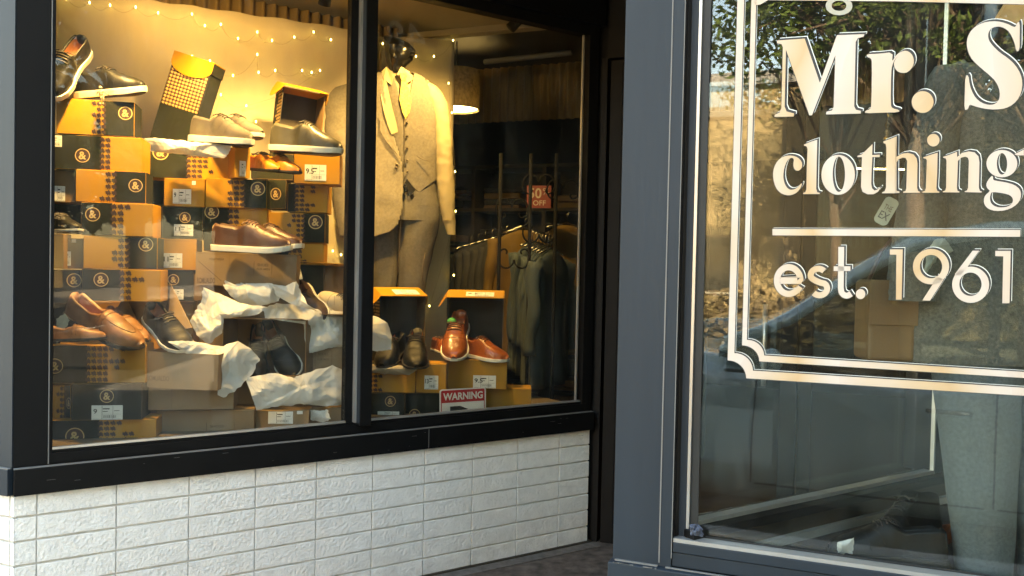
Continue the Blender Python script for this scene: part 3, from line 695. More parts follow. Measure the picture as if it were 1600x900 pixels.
# middle column
YM = 3.98
carton(229,236,366,277,YM-.12,'long dark box under the wrinkled tissue with the grey shoe',dark='L',hx=(290,334),lg=(251,238,12))
carton(366.5,228,391,277,YM-.13,'mustard box end with a narrow label right under the grey suede shoe','kraft',lab=(374,252,384,275),yaw=28,d=.12)
carton(256,278,320,321.5,YM-.14,'mustard box end marked 9 with a tiny sticker above its label','kraft',lab=(270,296,299,318),num='9',stick=(300,283,306,289))
carton(321,278,417,323,YM-.10,'shaded box with houndstooth right of the mustard end marked 9',dark='R',hx=(355,384),lg=(403,295,11))
carton(231,279,255,420,YM+.03,'plain dark box standing upright between the two stacks','dark')
carton(253,322.5,317,372,YM-.13,'dark box end marked 11 with a small ringed ampersand','dark',lg=(289,340,8.5),lab=(272,351,302,368),num='11')
carton(318,324,417,392,YM-.08,'box behind the brown shoes, houndstooth between dark left and mustard right',dark='L',hx=(355,392),lg=(331,331,11))
carton(243,372.5,307,421,YM-.14,'mustard box end marked 11 beside the flat brown box','kraft',lab=(254,396,285,418),num='11')
carton(251,421.5,303,470,YM-.13,'dark box end with a ringed ampersand and half hidden label above the open box','dark',lg=(271,437,8.5),lab=(271,452,287,468),num='')
carton(252,471,302,545,YM-.02,'rounded mustard box right behind the black sneaker','kraft')
carton(303,428,380,470,YM-.10,'unlit box under the flat brown box, beside the white tissue','shade')
# right stack of the left window
YN = 4.12
carton(459,236,531,286,YN-.18,'bright mustard box end marked 9.5 under the olive shoe','kraft',lab=(476,258,510,282),num='9.5',yaw=2)
carton(392,239,458,279,YN-.06,'dark box behind the orange shoes','dark')
carton(418,280,447,326,YN-.08,'narrow dark box end with a ringed ampersand under the orange shoes','dark',lg=(431,303,9.5,.85))
carton(449,286.5,512,331,YN-.08,'shaded box with houndstooth right below the box marked 9.5','two',dark='L',hx=(459,493))
carton(418,331.5,508,378,YN-.1,'box with lit houndstooth and a ringed ampersand left of the window post',dark='R',hx=(448,477),lg=(493,347,11))
carton(416,378.5,506,412,YN-.09,'lit mustard box with a little houndstooth, lowest of its stack beside the post',dark='L',hx=(448,488))
carton(400,412.5,506,470,YN-.08,'dark shaded box behind the white soled brown shoes','dark')
# flat brown boxes
GK = 'grey brown shoe boxes in the display window'
carton(305,393.5,463,445,3.80,'flat grey brown box carrying the pair of dark brown shoes','grey',yaw=-1,roll=.6,words=[(308,434,336,442,'ROMUALDO'),(357.5,394,358.4,444,'|'),(308,408,347,438,'/'),(396,408,397,428,'|'),(424,408,425,428,'|'),(402,411,419,415,'SHOES'),(401,418,421,421,'FOR MEN'),(327,403,350,406,'FOOTWEAR')],group=GK,d=.16)
carton(308,446,470,500,3.95,'grey brown box buried behind the torn white tissue','grey',group=GK,d=.12)
carton(222,598,365,641,3.55,'grey brown box under the tray with the black sneaker','grey',group=GK,words=[(268,600,268.8,640,'|')])
carton(244,642,397,682,3.60,'lowest grey brown box in the middle of the left pane','grey',group=GK,words=[(322,660,323,680,'|'),(366,660,367,680,'|'),(328,664,350,668,'SHOES')])
carton(366,592,478,640,3.84,'grey brown box hidden behind the hanging white tissue','grey',group=GK)
carton(398,641,483,670,3.74,'brown box with a pale label at the foot of the window under white tissue','grey',lab=(419,643,458,662),num='',stick=(464,642,473,647),group=GK)
carton(484,636,560,665,3.86,'brown box at the foot of the window beside the post','grey',group=GK)
carton(478,541,560,600,3.90,'grey brown box with printed panel right of the black boots','grey',group=GK,words=[(492,548,493,572,'|'),(518,548,519,572,'|'),(497,551,513,555,'SHOES'),(496,560,514,563,'FOR MEN')])
carton(478,600.5,560,636,3.91,'shaded brown box behind the hanging tissue beside the post','grey',group=GK)
carton(303,560,368,597,3.86,'brown box in the gap behind the tissue over the tray','grey',group=GK)
# right pane
YR = 4.25
carton(560,576,649,613,4.12,'box under the black shoes in the right pane, houndstooth on its left part',dark='L',hx=(560,613),yaw=3)
carton(650,568,697,613.5,4.15,'mustard box end marked 13 in the right pane','kraft',lab=(663,587,685,608),num='13',d=.15)
carton(560,614,632,652,4.12,'dark box with a ringed ampersand in the lower left of the right pane','dark',lg=(610,627,8.5),lab=(590,643,624,652),num='')
carton(633,614,690,650,4.17,'dark box left behind the warning sign','dark',lg=(648,648,9))
carton(698,561,792,606.5,YR+.05,'brown box marked 9.5 under the cognac shoes','kraft',lab=(739,587,775,606),num='9.5',d=.16)
carton(690,606.5,757,650,YR+.04,'brown box right behind the warning sign','kraft',d=.15)
carton(758,606,830,640,YR+.12,'plain brown box lowest at the right end of the display','kraft',d=.15)
# ---------------- boxes stood up with the lid open like an awning
def awning(x0, y0, x1, y1, Y, yaw, label, lidrise, lidout, hound_side=True, roll=0, d=.12, lab=None, num='', group='opened shoe boxes stood on edge'):
    X = frame_at(x0, y1, Y, yaw); n = X.to_3x3() @ Vector((0, 1, 0)); P = X.translation; dx = X.to_3x3() @ Vector((1, 0, 0))
    w = (hit(x1, (y0+y1)/2, P, n)-P).dot(dx); h = (hit(x0, y0, P, n)-P).z
    root = thing('open_shoe_box', label, 'open box', X @ R(roll, 'Y'), group)
    t = .003; mb = MB()
    mb.box(0, w, d-t, d, 0, h, 'dark_in')
    mb.box(0, t, 0, d-t, 0, h, 'dark_in'); mb.box(w-t, w, 0, d-t, 0, h, 'kraft_in'); mb.box(t, w-t, 0, d-t, 0, t, 'dark_in'); mb.box(t, w-t, .0, d-t, h-t, h, 'kraft')
    mb.poly([(-.0006, 0, 0), (-.0006, d, 0), (-.0006, d, h), (-.0006, 0, h)], 'charcoal')
    mb.poly([(w+.0006, 0, 0), (w+.0006, d, 0), (w+.0006, d, h), (w+.0006, 0, h)], 'charcoal')
    if hound_side:
        hs = MB(); hound(hs, 0, d, h*.35, h*.98, True, y=0, cell=.016, mt='hound_light')
        mb.add([(-.0014, p.x, p.z) for p in hs.v], hs.f, 'hound_light')
    mb.build('carton', root)
    # lid: hinged at the top, lying over the top and sloping out towards the street
    ld = MB(); zb, zf = h+lidrise, h+.002
    ld.add([(0, d*.9, zb), (w, d*.9, zb), (w, -lidout, zf), (0, -lidout, zf), (0, d*.9, zb-t), (w, d*.9, zb-t), (w, -lidout, zf-t), (0, -lidout, zf-t)],
           [(0, 3, 2, 1), (4, 5, 6, 7), (0, 1, 5, 4), (1, 2, 6, 5), (2, 3, 7, 6), (3, 0, 4, 7)], 'kraft')
    lid = ld.build('lid', root)
    for sx in (0, w):
        e = MB(); pts = []; L_ = d*.9+lidout; dep = min(.075, L_*.62)
        for i in range(13):
            u = i/12; yy = d*.9-u*L_; zt = zb+(zf-zb)*u-.001
            pts.append((yy, zt-dep*math.sin(math.pi*min(1, max(0, u)))**.55*(1-.15*u)))
        pts = [(d*.9, zb-.001)]+pts+[(-lidout, zf-.001)]
        fl_ = lambda p: -abs(zb+(zf-zb)*(d*.9-p[0])/L_-p[1])*(.62 if sx == 0 else -.12)
        xs = (-.003, -.0008) if sx == 0 else (w+.0008, w+.003)
        e.add([(xs[0]+fl_(p), p[0], p[1]) for p in pts]+[(xs[1]+fl_(p), p[0], p[1]) for p in pts], [tuple(range(len(pts))), tuple(range(len(pts), 2*len(pts)))[::-1]]+[(i, (i+1) % len(pts), len(pts)+(i+1) % len(pts), len(pts)+i) for i in range(len(pts))], 'kraft')
        e.build('ear', lid)
    if lab:
        ang = math.atan2(lidrise, d*.9+lidout)
        Xl = T(w*lab[0], -lidout+.01, h+.006) @ R(-90+math.degrees(ang), 'X')
        label_part(lid, 0, 0, w*(lab[1]-lab[0]), (d*.9+lidout)*.55, num, X=T(w*lab[0], -lidout+.012, zf+.0025+math.tan(ang)*.012) @ R(math.degrees(ang)-90, 'X'), y=.0)
    return root
awning(432,133,500,238,YN-.06,30,'open dark box with mustard lid standing behind the olive shoe',.045,.035,d=.13,roll=5)
awning(592,462,664,567,4.25,24,'open box with mustard lid behind the black shoes in the right pane',.040,.03,lab=(.32,.86),num='',d=.14)
awning(697,464,786,561,YR+.12,0,'open box with mustard lid behind the cognac shoes',.036,.035,lab=(.33,.83),num='9.5',d=.12)
# ---------------- tilted tall box leaning to the right
X = frame_at(233, 216, YM-.10, -2) @ R(16.5, 'Y')
root = thing('open_shoe_box', 'closed dark box leaning to the right with a rounded mustard flap on top', 'open box', X, 'opened shoe boxes stood on edge')
w, h, d = .185, .40, .13; mb = MB(); mb.box(0, w, 0, d, 0, h, 'charcoal')
hs = MB(); hound(hs, .006, w-.004, h*.42, h*.86, True, y=0, cell=.0155, mt='hound_light')
mb.poly([(.004, -.0005, h*.43), (w-.004, -.0005, h*.43), (w-.004, -.0005, h*.86), (.004, -.0005, h*.86)], 'maroon_print')
random.seed(3)
for i in range(11):
    for j in range(11):
        bx, bz = .005+i*.0159, h*.42+j*.0158
        mb.add([(bx+p[0]*.0159, -.0012, bz+p[1]*.0158) for p in HT], [tuple(range(len(HT)))], 'hound_light')
mb.build('carton', root, bevel=.0015, seg=1)
pts = [(-.004, h+.012), (w+.004, h+.012)]+[(w/2+(w/2+.004)*math.cos(math.pi*i/14), h-.030-.050*math.sin(math.pi*i/14)) for i in range(15)]
mb = MB(); mb.plate(pts, .003, 'kraft', X=T(0, -.006, 0)); mb.box(-.004, w+.004, -.003, d, h+.010, h+.014, 'kraft'); mb.box(w+.001, w+.004, -.003, d, h-.04, h+.010, 'charcoal'); mb.build('lid', root)
# ---------------- low open boxes and trays
def tray(x0, y0, x1, y1, Y, yaw, d, label, mt='grey_kraft', lid=None, words=None, facing='up', roll=0, group='open trays and boxes lying in the display'):
    X = frame_at(x0, y1, Y, yaw); n = X.to_3x3() @ Vector((0, 1, 0)); P = X.translation; dx = X.to_3x3() @ Vector((1, 0, 0))
    w = (hit(x1, (y0+y1)/2, P, n)-P).dot(dx); h = (hit(x0, y0, P, n)-P).z; t = .003
    root = thing('open_shoe_box', label, 'open box', X @ R(roll, 'Y'), group); mb = MB()
    if facing == 'up':
        mb.box(0, w, 0, t, 0, h, mt); mb.box(0, w, d-t, d, 0, h, mt); mb.box(0, t, t, d-t, 0, h, mt); mb.box(w-t, w, t, d-t, 0, h, mt); mb.box(t, w-t, t, d-t, 0, t, mt)
    else:
        mb.box(0, w, d-t, d, 0, h, 'kraft_in'); mb.box(0, t, 0, d-t, 0, h, mt); mb.box(w-t, w, 0, d-t, 0, h, 'kraft_in'); mb.box(t, w-t, 0, d-t, 0, t, 'kraft_in'); mb.box(t, w-t, 0, d-t, h-t, h, mt)
    if words:
        for (wx0, wy0, wx1, wy1, txt) in words:
            a = hit(wx0, wy1, P, n)-P; b = hit(wx1, wy0, P, n)-P
            text(mb, txt, a.dot(dx), a.z, (b-a).dot(dx), b.z-a.z, 'brown_ink', y=-.0008, bold=.01)
    mb.build('carton', root)
    return root, w, h
tray(227,549,340,605,3.52,0,.19,'grey brown tray holding the black sneaker and spilling tissue',words=[(229,587,264,594,'ROMUALDO')],roll=1.5)
r_, w, h = tray(272+75,497,478,585,3.82,-4,.17,'grey brown box on its side with the black boots inside',facing='front')
e = MB(); e.add([(0, -.001, 0), (0, -.001, h), (-.075, -.05, h-.015), (-.075, -.05, 0)], [(0, 1, 2, 3)], 'grey_kraft'); e.build('flap', r_, solid=.003)
e = MB(); e.add([(0, -.001, h), (w, -.001, h+.0), (w-.01, -.03, h+.006), (.02, -.035, h+.004)], [(0, 1, 2, 3)], 'grey_kraft'); e.build('flap', r_, solid=.003)
# box with its lid thrown open behind the sneaker
def pxpoly(name, pts, mt, parent, thick=.003):
    mb = MB(); ps = [atY(*p)-parent.location for p in pts]; mb.poly(ps, mt); return mb.build(name, parent, solid=thick)
root = thing('open_shoe_box', 'brown box with its pointed lid thrown open behind the black sneaker', 'open box', Matrix.Translation(atY(245, 545, 3.75)), 'open trays and boxes lying in the display')
pxpoly('lid', [(195,462,3.67), (267,444,3.73), (268,485,3.77), (212,500,3.77)], 'grey_kraft', root)
pxpoly('flap', [(195,462,3.67), (180,486,3.53), (222,522,3.51), (214,500,3.77)], 'grey_kraft', root)
pxpoly('flap', [(267,444,3.73), (300,512,3.57), (262,520,3.61), (258,488,3.77)], 'grey_kraft', root)
pxpoly('carton', [(212,500,3.77), (268,485,3.77), (280,545,3.73), (215,545,3.73)], 'kraft', root)
root = thing('open_shoe_box', 'shallow mustard lined box with the white soled brown shoes beside the post', 'open box', Matrix.Translation(atY(500, 490, 4.0)), 'open trays and boxes lying in the display')
pxpoly('carton', [(458,412,4.12), (560,418,4.12), (560,496,4.04), (470,496,4.04)], 'kraft_in', root)
pxpoly('flap', [(458,412,4.12), (466,408,4.04), (560,414,4.02), (560,418,4.12)], 'kraft', root)
pxpoly('carton', [(470,496,4.04), (560,496,4.04), (560,492,3.86), (476,490,3.86)], 'kraft_in', root)
pxpoly('flap', [(461,414,4.10), (466,436,3.98), (473,436,3.98), (469,418,4.08)], 'tissue', root)

# ================================================================== TISSUE PAPER
def fold(p, sc_, seed):
    q = Vector((p[0]*sc_+seed*7.3, p[1]*sc_-seed*3.1, seed)); w_ = noise.noise_vector(q*.7)*.5
    a = q+w_; s = .55*(1-abs(((a.x*.5+a.y*.9) % 2)-1)*2)
    for f, am in ((.9, 1.7), (2.0, .6), (4.6, .16)):
        d_ = noise.voronoi(Vector((a.x*f*1.25, a.y*f*.8, seed*f)))[0]; s += am*(d_[0]-.42)*(1 if f != 2.3 else -1)
    return s
def tissue(outline, Y, label, name='tissue_paper', mt='tissue', bulge=.02, crump=.032, seed=1, nr=34, sub=9, cat='tissue paper', group='crumpled tissue sheets', lean=0, scale=.034, thick=.0006, center=None, slope=.0):
    pts = []
    for i in range(len(outline)):
        a = outline[i]; b = outline[(i+1) % len(outline)]
        for k in range(sub):
            u = k/sub; j = noise.noise(Vector((i*1.7+u*3, seed, 0)))*2.6
            pts.append((a[0]*(1-u)+b[0]*u+j, a[1]*(1-u)+b[1]*u+j*.8))
    if center: cx, cyy = center
    else: cx = sum(p[0] for p in pts)/len(pts); cyy = sum(p[1] for p in pts)/len(pts)
    n = len(pts); vs = []; base = atY(cx, cyy, Y)
    ymin = min(p[1] for p in pts); ymax = max(p[1] for p in pts)
    def P(x, y, t):
        yy = Y+slope*(x-cx)/100-bulge*(1-t*t)-lean*((y-ymin)/(ymax-ymin)) - crump*fold((x, y), scale, seed)*(.55+.45*(1-t))
        return atY(x, y, yy)-base
    vs.append(P(cx, cyy, 0))
    for r in range(1, nr+1):
        t = r/nr
        for p in pts: vs.append(P(cx+(p[0]-cx)*t, cyy+(p[1]-cyy)*t, t))
    fs = [(0, 1+i, 1+(i+1) % n) for i in range(n)]
    for r in range(nr-1):
        for i in range(n):
            a = 1+r*n+i; b = 1+r*n+(i+1) % n; fs.append((a, a+n, b+n, b))
    mb = MB(); mb.add(vs, fs, mt, False)
    o = mb.build(name, solid=thick); o.location = base; tag(o, label, cat, group); return o
tissue([(318,449),(350,462),(376,474),(420,480),(400,492),(350,498),(347,520),(325,538),(308,524),(297,502),(305,485),(315,470)], 3.70, 'pale tissue fanned out on the left below the flat brown box', seed=2, lean=.04)
tissue([(352,438),(360,447),(376,442),(390,443),(425,443),(440,452),(436,470),(404,480),(376,474),(360,462),(350,448)], 3.74, 'tissue knot just under the right half of the flat brown box', seed=5, bulge=.03)
tissue([(424,444),(446,447),(463,439),(470,455),(483,480),(496,486),(455,475),(432,462)], 3.72, 'torn tissue corner beside the white soled brown shoes', seed=7, bulge=.02)
tissue([(412,482),(432,474),(470,476),(500,484),(548,488),(590,495),(606,505),(612,525),(611,546),(590,549),(550,541),(518,543),(495,549),(479,553),(474,500),(440,496),(414,497)], 3.92, 'long tissue drape running behind the window post into the right pane', seed=4, bulge=.03, lean=.02, center=(512,512), slope=.16, nr=44)
tissue([(262,534),(282,532),(303,534),(345,541),(372,533),(392,545),(405,560),(396,583),(372,606),(350,622),(340,617),(352,590),(345,578),(318,572),(290,552)], 3.60, 'white tissue hanging over the edge of the tray with the black sneaker', seed=9, lean=.02, slope=.16, crump=.022)
tissue([(383,590),(430,583),(458,590),(475,584),(520,571),(540,580),(550,600),(550,631),(510,635),(470,631),(430,636),(401,641)], 3.80, 'wide white tissue sheet hanging below the black boots', seed=11, lean=.02, crump=.018, slope=.16)
tissue([(484,640),(500,642),(512,640),(517,655),(505,660),(485,656)], 3.82, 'small scrap of tissue at the foot of the window by the post', seed=13, bulge=.01, crump=.012)
tissue([(225,217),(240,215),(270,219),(310,222),(364,222),(358,240),(350,247),(310,244),(270,240),(236,236),(227,226)], 3.72, 'wrinkled yellowed tissue under the grey suede shoe', mt='tissue', seed=6, bulge=.03, crump=.018)
tissue([(560,566),(600,572),(640,572),(655,576),(640,586),(600,584),(560,580)], 4.08, 'dull paper sheet under the black shoes in the right pane', mt='tissue_grey', seed=8, bulge=.02, crump=.012)
tissue([(88,498),(102,490),(108,500),(100,520),(88,538)], 3.22, 'scrap of dark film at the heel of the tan loafer', mt='tag_cream', seed=3, bulge=.0, crump=.008)

# ================================================================== SHOES
def lerp(tab, t):
    for (a, va), (b, vb) in zip(tab, tab[1:]):
        if t <= b: 
            u = (t-a)/(b-a); u = u*u*(3-2*u)*.5+u*.5
            return va+(vb-va)*u
    return tab[-1][1]
def shoe(cx, cy, Y, yaw, label, up='leather_black', sole='sole_white', lace='lace_dark', L=.30, pitch=0, roll=0, style='derby', sole_h=.022, group='shoes shown in the window', right=False, cap=None, wd=1.12, hs=1.22):
    X = Matrix.Translation(atY(cx, cy, Y)) @ R(yaw, 'Z') @ R(-pitch, 'Y') @ R(roll, 'X')
    root = thing('shoe', label, 'shoe', X, group); k = L/.30
    W = [(0, .018), (.04, .027), (.15, .032), (.35, .031), (.5, .036), (.68, .046), (.82, .044), (.92, .034), (.98, .020), (1, .010)]
    Hc = [(0, .060), (.05, .072), (.2, .066), (.36, .060), (.46, .078), (.55, .073), (.7, .052), (.85, .038), (.95, .028), (1, .016)]  # crown or collar height
    if style == 'boot': Hc = [(0, .10), (.05, .135), (.2, .14), (.38, .135), (.46, .115), (.56, .085), (.7, .056), (.85, .042), (.95, .03), (1, .016)]
    if style == 'loafer': Hc = [(0, .058), (.05, .066), (.2, .055), (.36, .046), (.5, .062), (.58, .058), (.7, .046), (.85, .036), (.95, .027), (1, .014)]
    W = [(a, b*wd) for a, b in W]; Hc = [(a, b*hs) for a, b in Hc]
    N = 34; K = 22; rings = []; open_end = .45 if style != 'loafer' else .48
    def cl(t): return .004*math.sin(t*math.pi)*(1 if right else -1)*2.2
    for i in range(N+1):
        t = i/N; w_ = lerp(W, t); h_ = lerp(Hc, t); x = (t-.5)*.30
        op = max(0, min(1, (open_end-t)/.05))*max(0, min(1, (t-.035)/.035))
        ring_ = []
        for j in range(K+1):
            a = j/K*2-1; s = 1 if a > 0 else -1; b = abs(a)
            # b: 1 at the welt, 0 on the centre line
            th = (1-b)*math.pi/2
            y1 = w_*math.cos(th)**.75; z1 = h_*math.sin(th)**.72
            # open profile: wall up to the collar (b from 1 to .45) then down inside
            if b > .42:
                u = (1-b)/.58; y2 = w_*(1-.22*u*u-.10*math.sin(u*math.pi)*(1 if style != 'boot' else .2)); z2 = h_*u
            else:
                u = (.42-b)/.42; y2 = (w_*.78-.0035)*(1-u)**.5 if u > .5 else w_*.78-.0035-.004*u; z2 = h_-(h_-.014)*min(1, u*2.0)
            yy = y1*(1-op)+y2*op; zz = z1*(1-op)+z2*op
            ring_.append(Vector((x, (s*yy+cl(t)), sole_h+zz))*k)
        rings.append(ring_)
    mb = MB(); vs = [p for r in rings for p in r]; fo, fi = [], []
    for i in range(N):
        for j in range(K):
            t = (i+.5)/N; b = abs((j+.5)/K*2-1)
            f = (i*(K+1)+j, (i+1)*(K+1)+j, (i+1)*(K+1)+j+1, i*(K+1)+j+1)
            (fi if (b < .40 and .06 < t < open_end-.01) else fo).append(f)
    mb.add(vs, fo+[tuple(range(K+1))[::-1], tuple(N*(K+1)+j for j in range(K+1))], up, True); mb.build('upper', root)
    m2 = MB(); m2.add(vs, fi, 'lining', True); m2.build('lining', root)
    # sole
    so_ = MB(); R_ = []
    prof = [(i/30) for i in range(31)]
    out = [((t-.5)*.306, lerp(W, t)*1.06+.003+cl(t)) for t in prof]+[((t-.5)*.306, -(lerp(W, t)*1.06+.003)+cl(t)) for t in prof[::-1]]
    toe = lambda x: .010*max(0, (x-.07)/.08)**2
    for zz, sc_ in ((.0, .94), (.003, .985), (sole_h-.003, 1), (sole_h+.002, .985), (sole_h+.002, .8)):
        R_.append([Vector((p[0]*(.985+.015*sc_), p[1]*sc_, zz+toe(p[0])*(1 if zz < .01 else .55)))*k for p in out])
    so_.loft(R_, sole, sm=False); 
    if sole == 'sole_white': so_.loft([[Vector((p[0]*.96, p[1]*.92, -.002+toe(p[0])))*k for p in out], [Vector((p[0]*.97, p[1]*.95, .0005+toe(p[0])))*k for p in out]], 'sole_dark')
    if style in ('oxford', 'loafer', 'boot') and sole == 'sole_dark': so_.box(-.150*k, -.085*k, -.030*k, .030*k, -.010*k, .003*k, 'sole_dark')
    so_.build('sole', root)
    def top(t, a):
        "point on the outside, a = -1..1 across"
        i = t*N; i0 = int(i); j = (a+1)/2*K; j0 = min(K-1, int(j)); u = i-i0; v = j-j0
        p = (rings[i0][j0]*(1-u)+rings[min(N, i0+1)][j0]*u)*(1-v)+(rings[i0][j0+1]*(1-u)+rings[min(N, i0+1)][j0+1]*u)*v
        return p
    st = MB()
    if style == 'loafer':
        st.tube([top(.56, a*.1)+Vector((0, 0, .0015)) for a in range(-9, 10)], .0011, 'lace_brown', 5)
        st.tube([top(.50, a*.1)+Vector((0, 0, .0015)) for a in range(-9, 10)], .0011, 'lace_brown', 5)
        st.tube([top(.56+.32*math.sin(u/12*math.pi), -.42+.84*u/12)+Vector((0, 0, .0012)) for u in range(13)], .0016, up, 5)
        st.build('strap', root)
    else:
        for t in (.47, .51, .55, .59):
            st.tube([top(t, a*.07)+Vector((0, 0, .0022)) for a in range(-5, 6)], .0026*k, lace, 5)
        for s in (-1, 1):
            st.tube([top(.455, 0)+Vector((0, 0, .006)), top(.45, .2*s)+Vector((-.004, .006*s, .012)), top(.43, .45*s)+Vector((0, .012*s, .006)), top(.47, .3*s)+Vector((.006, .006*s, .006)), top(.47, .05*s)+Vector((0, 0, .005))], .0020*k, lace, 5)
        st.build('laces', root)
        s2 = MB(); s2.tube([top(.66+.05*math.cos(a*.16), a*.1)+Vector((0, 0, .0006)) for a in range(-9, 10)], .0008, 'lace_dark', 5)
        for s in (-1, 1): s2.tube([top(.64-.02*q, s*(.25+.12*q))+Vector((0, 0, .0006)) for q in range(6)], .0007, 'lace_dark', 5)
        s2.build('stitching', root)
    return root
G1 = 'pairs of lace up shoes in the window'
shoe(108,120,YL+.03,-106,'black shoe with white sole tilted toe down on the top left box','leather_black',pitch=-52,L=.30,roll=-28,sole_h=.026)
shoe(174,151,YL+.10,-6,'black shoe with white sole lying along the top left box','leather_black',L=.30,pitch=4,roll=10,sole_h=.026)
shoe(346,226,YM-.24,-14,'grey suede shoe with pale sole on the yellowed tissue','suede_grey',L=.30,hs=1.35,pitch=-5,sole_h=.026)
shoe(372,216,YM-.12,-24,'second grey suede shoe mostly hidden behind its mate','suede_grey',L=.27,pitch=-4)
shoe(478,240,YN-.26,-12,'olive leather shoe with pale welt on the box marked 9.5','leather_olive',L=.34,hs=1.35,pitch=-4)
shoe(412,268,YN-.20,-38,'orange derby shoe, left one of the pair in front of the dark box','leather_orange',sole='sole_dark',L=.24,pitch=-6,sole_h=.012)
shoe(438,270,YN-.21,-30,'orange derby shoe, right one of the pair with a polished toe','leather_orange',sole='sole_dark',L=.24,pitch=-6,sole_h=.012)
shoe(394,393,3.72,-5,'dark brown shoe with pale sole in front on the flat brown box','leather_brown',L=.345,roll=6,pitch=-1,lace='lace_brown')
shoe(424,390,3.86,-10,'dark brown shoe behind its mate on the flat brown box','leather_brown',L=.30,lace='lace_brown')
shoe(163,520,3.38,-12,'tan penny loafer leaning across its pair, heel raised at the left','leather_tan',sole='sole_dark',style='loafer',L=.355,pitch=-22,roll=12,sole_h=.014)
shoe(196,522,3.47,-34,'tan penny loafer standing behind the leaning one','leather_tan',sole='sole_dark',style='loafer',L=.28,pitch=-14,sole_h=.012)
shoe(118,533,3.24,8,'short tan loafer in front at the left window edge','leather_tan',sole='sole_dark',style='loafer',L=.22,pitch=2,roll=-4,sole_h=.012)
shoe(262,524,3.60,-30,'black sneaker with white sole standing heel up in the tray','leather_black',L=.29,wd=1.3,pitch=-28,roll=16,sole_h=.016)
shoe(404,570,3.88,-76,'black ankle boot with brown lining inside the grey brown box','leather_black',sole='sole_dark',style='boot',L=.26,wd=1.3,pitch=-34)
shoe(446,556,3.92,-48,'black boot with white sole lying on its side beside the ankle boot','leather_black',style='boot',L=.28,wd=1.3,pitch=-40,roll=38,sole_h=.014)
shoe(494,476,3.98,-50,'brown shoe with white sole lying on its side by the post','leather_brown',L=.27,pitch=-34,roll=55,sole_h=.018)
shoe(528,488,4.02,150,'shoe with cognac heel and cream canvas side next to the post','canvas_cream',L=.27,pitch=30,roll=-10,sole_h=.014,sole='sole_white')
shoe(100,363,YL-.04,-28,'black shoe cut off by the left window edge','leather_black',L=.2,sole_h=.014)
shoe(652,560,4.17,-84,'black polished shoe facing the street in the right pane','leather_black',sole='sole_dark',style='oxford',L=.33,wd=1.2,pitch=-16,sole_h=.012)
shoe(613,561,4.20,-100,'black shoe left of the polished one in the right pane','leather_black',sole='sole_dark',style='oxford',L=.31,wd=1.2,pitch=-14,sole_h=.012)
shoe(716,537,4.33,-94,'cognac shoe facing the street with its sole tipped forward','leather_cognac',L=.33,wd=1.3,pitch=-30,lace='lace_brown',sole_h=.016)
shoe(752,560,4.36,-28,'cognac shoe behind the tipped one, toe to the right','leather_cognac',L=.31,pitch=-6,lace='lace_brown',sole_h=.016)
shoe(692,550,4.40,-60,'cognac shoe half hidden at the left of its open box','leather_cognac',L=.22,lace='lace_brown',sole_h=.014)
X = Matrix.Translation(atY(706, 502, 4.36))
mb = MB(); mb.ball((0, 0, 0), .024, 'green_foot', 14, (1, .8, .8)); o = mb.build('shoe_form'); o.matrix_world = X; tag(o, 'green plastic shoe form showing in the opening of the cognac shoe', 'shoe form')
# tiny artist mannequin sitting on the top left box
def chain(pts, r, mb, mt): mb.tube(pts, r, mt, 8)
X = Matrix.Translation(atY(157, 152, YL-.012))
root = thing('wooden_figure', 'tiny jointed wooden figure sitting on the top left box edge', 'figurine', X)
mb = MB(); mb.ball((0, 0, .038), .0075, 'shirt_cream', 10); mb.tube([(0, 0, .03), (.001, 0, .018), (.004, 0, .002)], [.006, .0075, .006], 'shirt_cream'); mb.build('torso', root)
for s in (-1, 1):
    l = MB(); l.tube([(.004, .004*s, .003), (.012+.004*s, -.010, .002), (.010+.006*s, -.011, -.024)], [.004, .0035, .003], 'shirt_cream'); l.ball((.012+.006*s, -.014, -.028), .0045, 'shirt_cream', 8); l.build('leg', root)
    l = MB(); l.tube([(0, .003*s, .026), (.016 if s > 0 else -.010, -.004, .020), (.034 if s > 0 else -.014, -.002, .010)], [.003, .0028, .002], 'shirt_cream'); l.build('arm', root)
# warning sign against the glass
X = Matrix.Translation(atY(687, 648, 4.085)) @ R(30, 'Z') @ R(-3, 'X')
root = thing('warning_sign', 'red and white WARNING sign leaning at the foot of the right pane', 'sign', X)
s_ = .003*1.0; k = 4.2/FPX; w, h = 80*k, 38*k+.05
def rr(x0, z0, x1, z1, r):
    o_ = []
    for (cx, cz, a0) in ((x1-r, z1-r, 0), (x0+r, z1-r, 90), (x0+r, z0+r, 180), (x1-r, z0+r, 270)):
        for i in range(6): a = math.radians(a0+i*18); o_.append((cx+r*math.cos(a), cz+r*math.sin(a)))
    return o_
mb = MB(); mb.plate(rr(0, -.008, w, h-.05, .012), .002, 'white_paint'); mb.build('board', root)
mb = MB(); z1 = h-.05
mb.poly([(p[0], -.0006, p[1]) for p in rr(.007, -.002, w-.007, z1-.006, .008)], 'sign_red')
mb.poly([(.011, -.0010, .0), (w-.011, -.0010, .0), (w-.011, -.0010, z1-.066), (.011, -.0010, z1-.066)], 'white_paint')
text(mb, 'WARNING', .018, z1-.054, w-.036, .036, 'white_paint', y=-.0012, bold=.03)
mb.poly([(.055, -.0014, .001), (.15, -.0014, .001), (.15, -.0014, z1-.1), (.11, -.0014, z1-.084), (.055, -.0014, z1-.084)], 'ink')
mb.build('print', root)
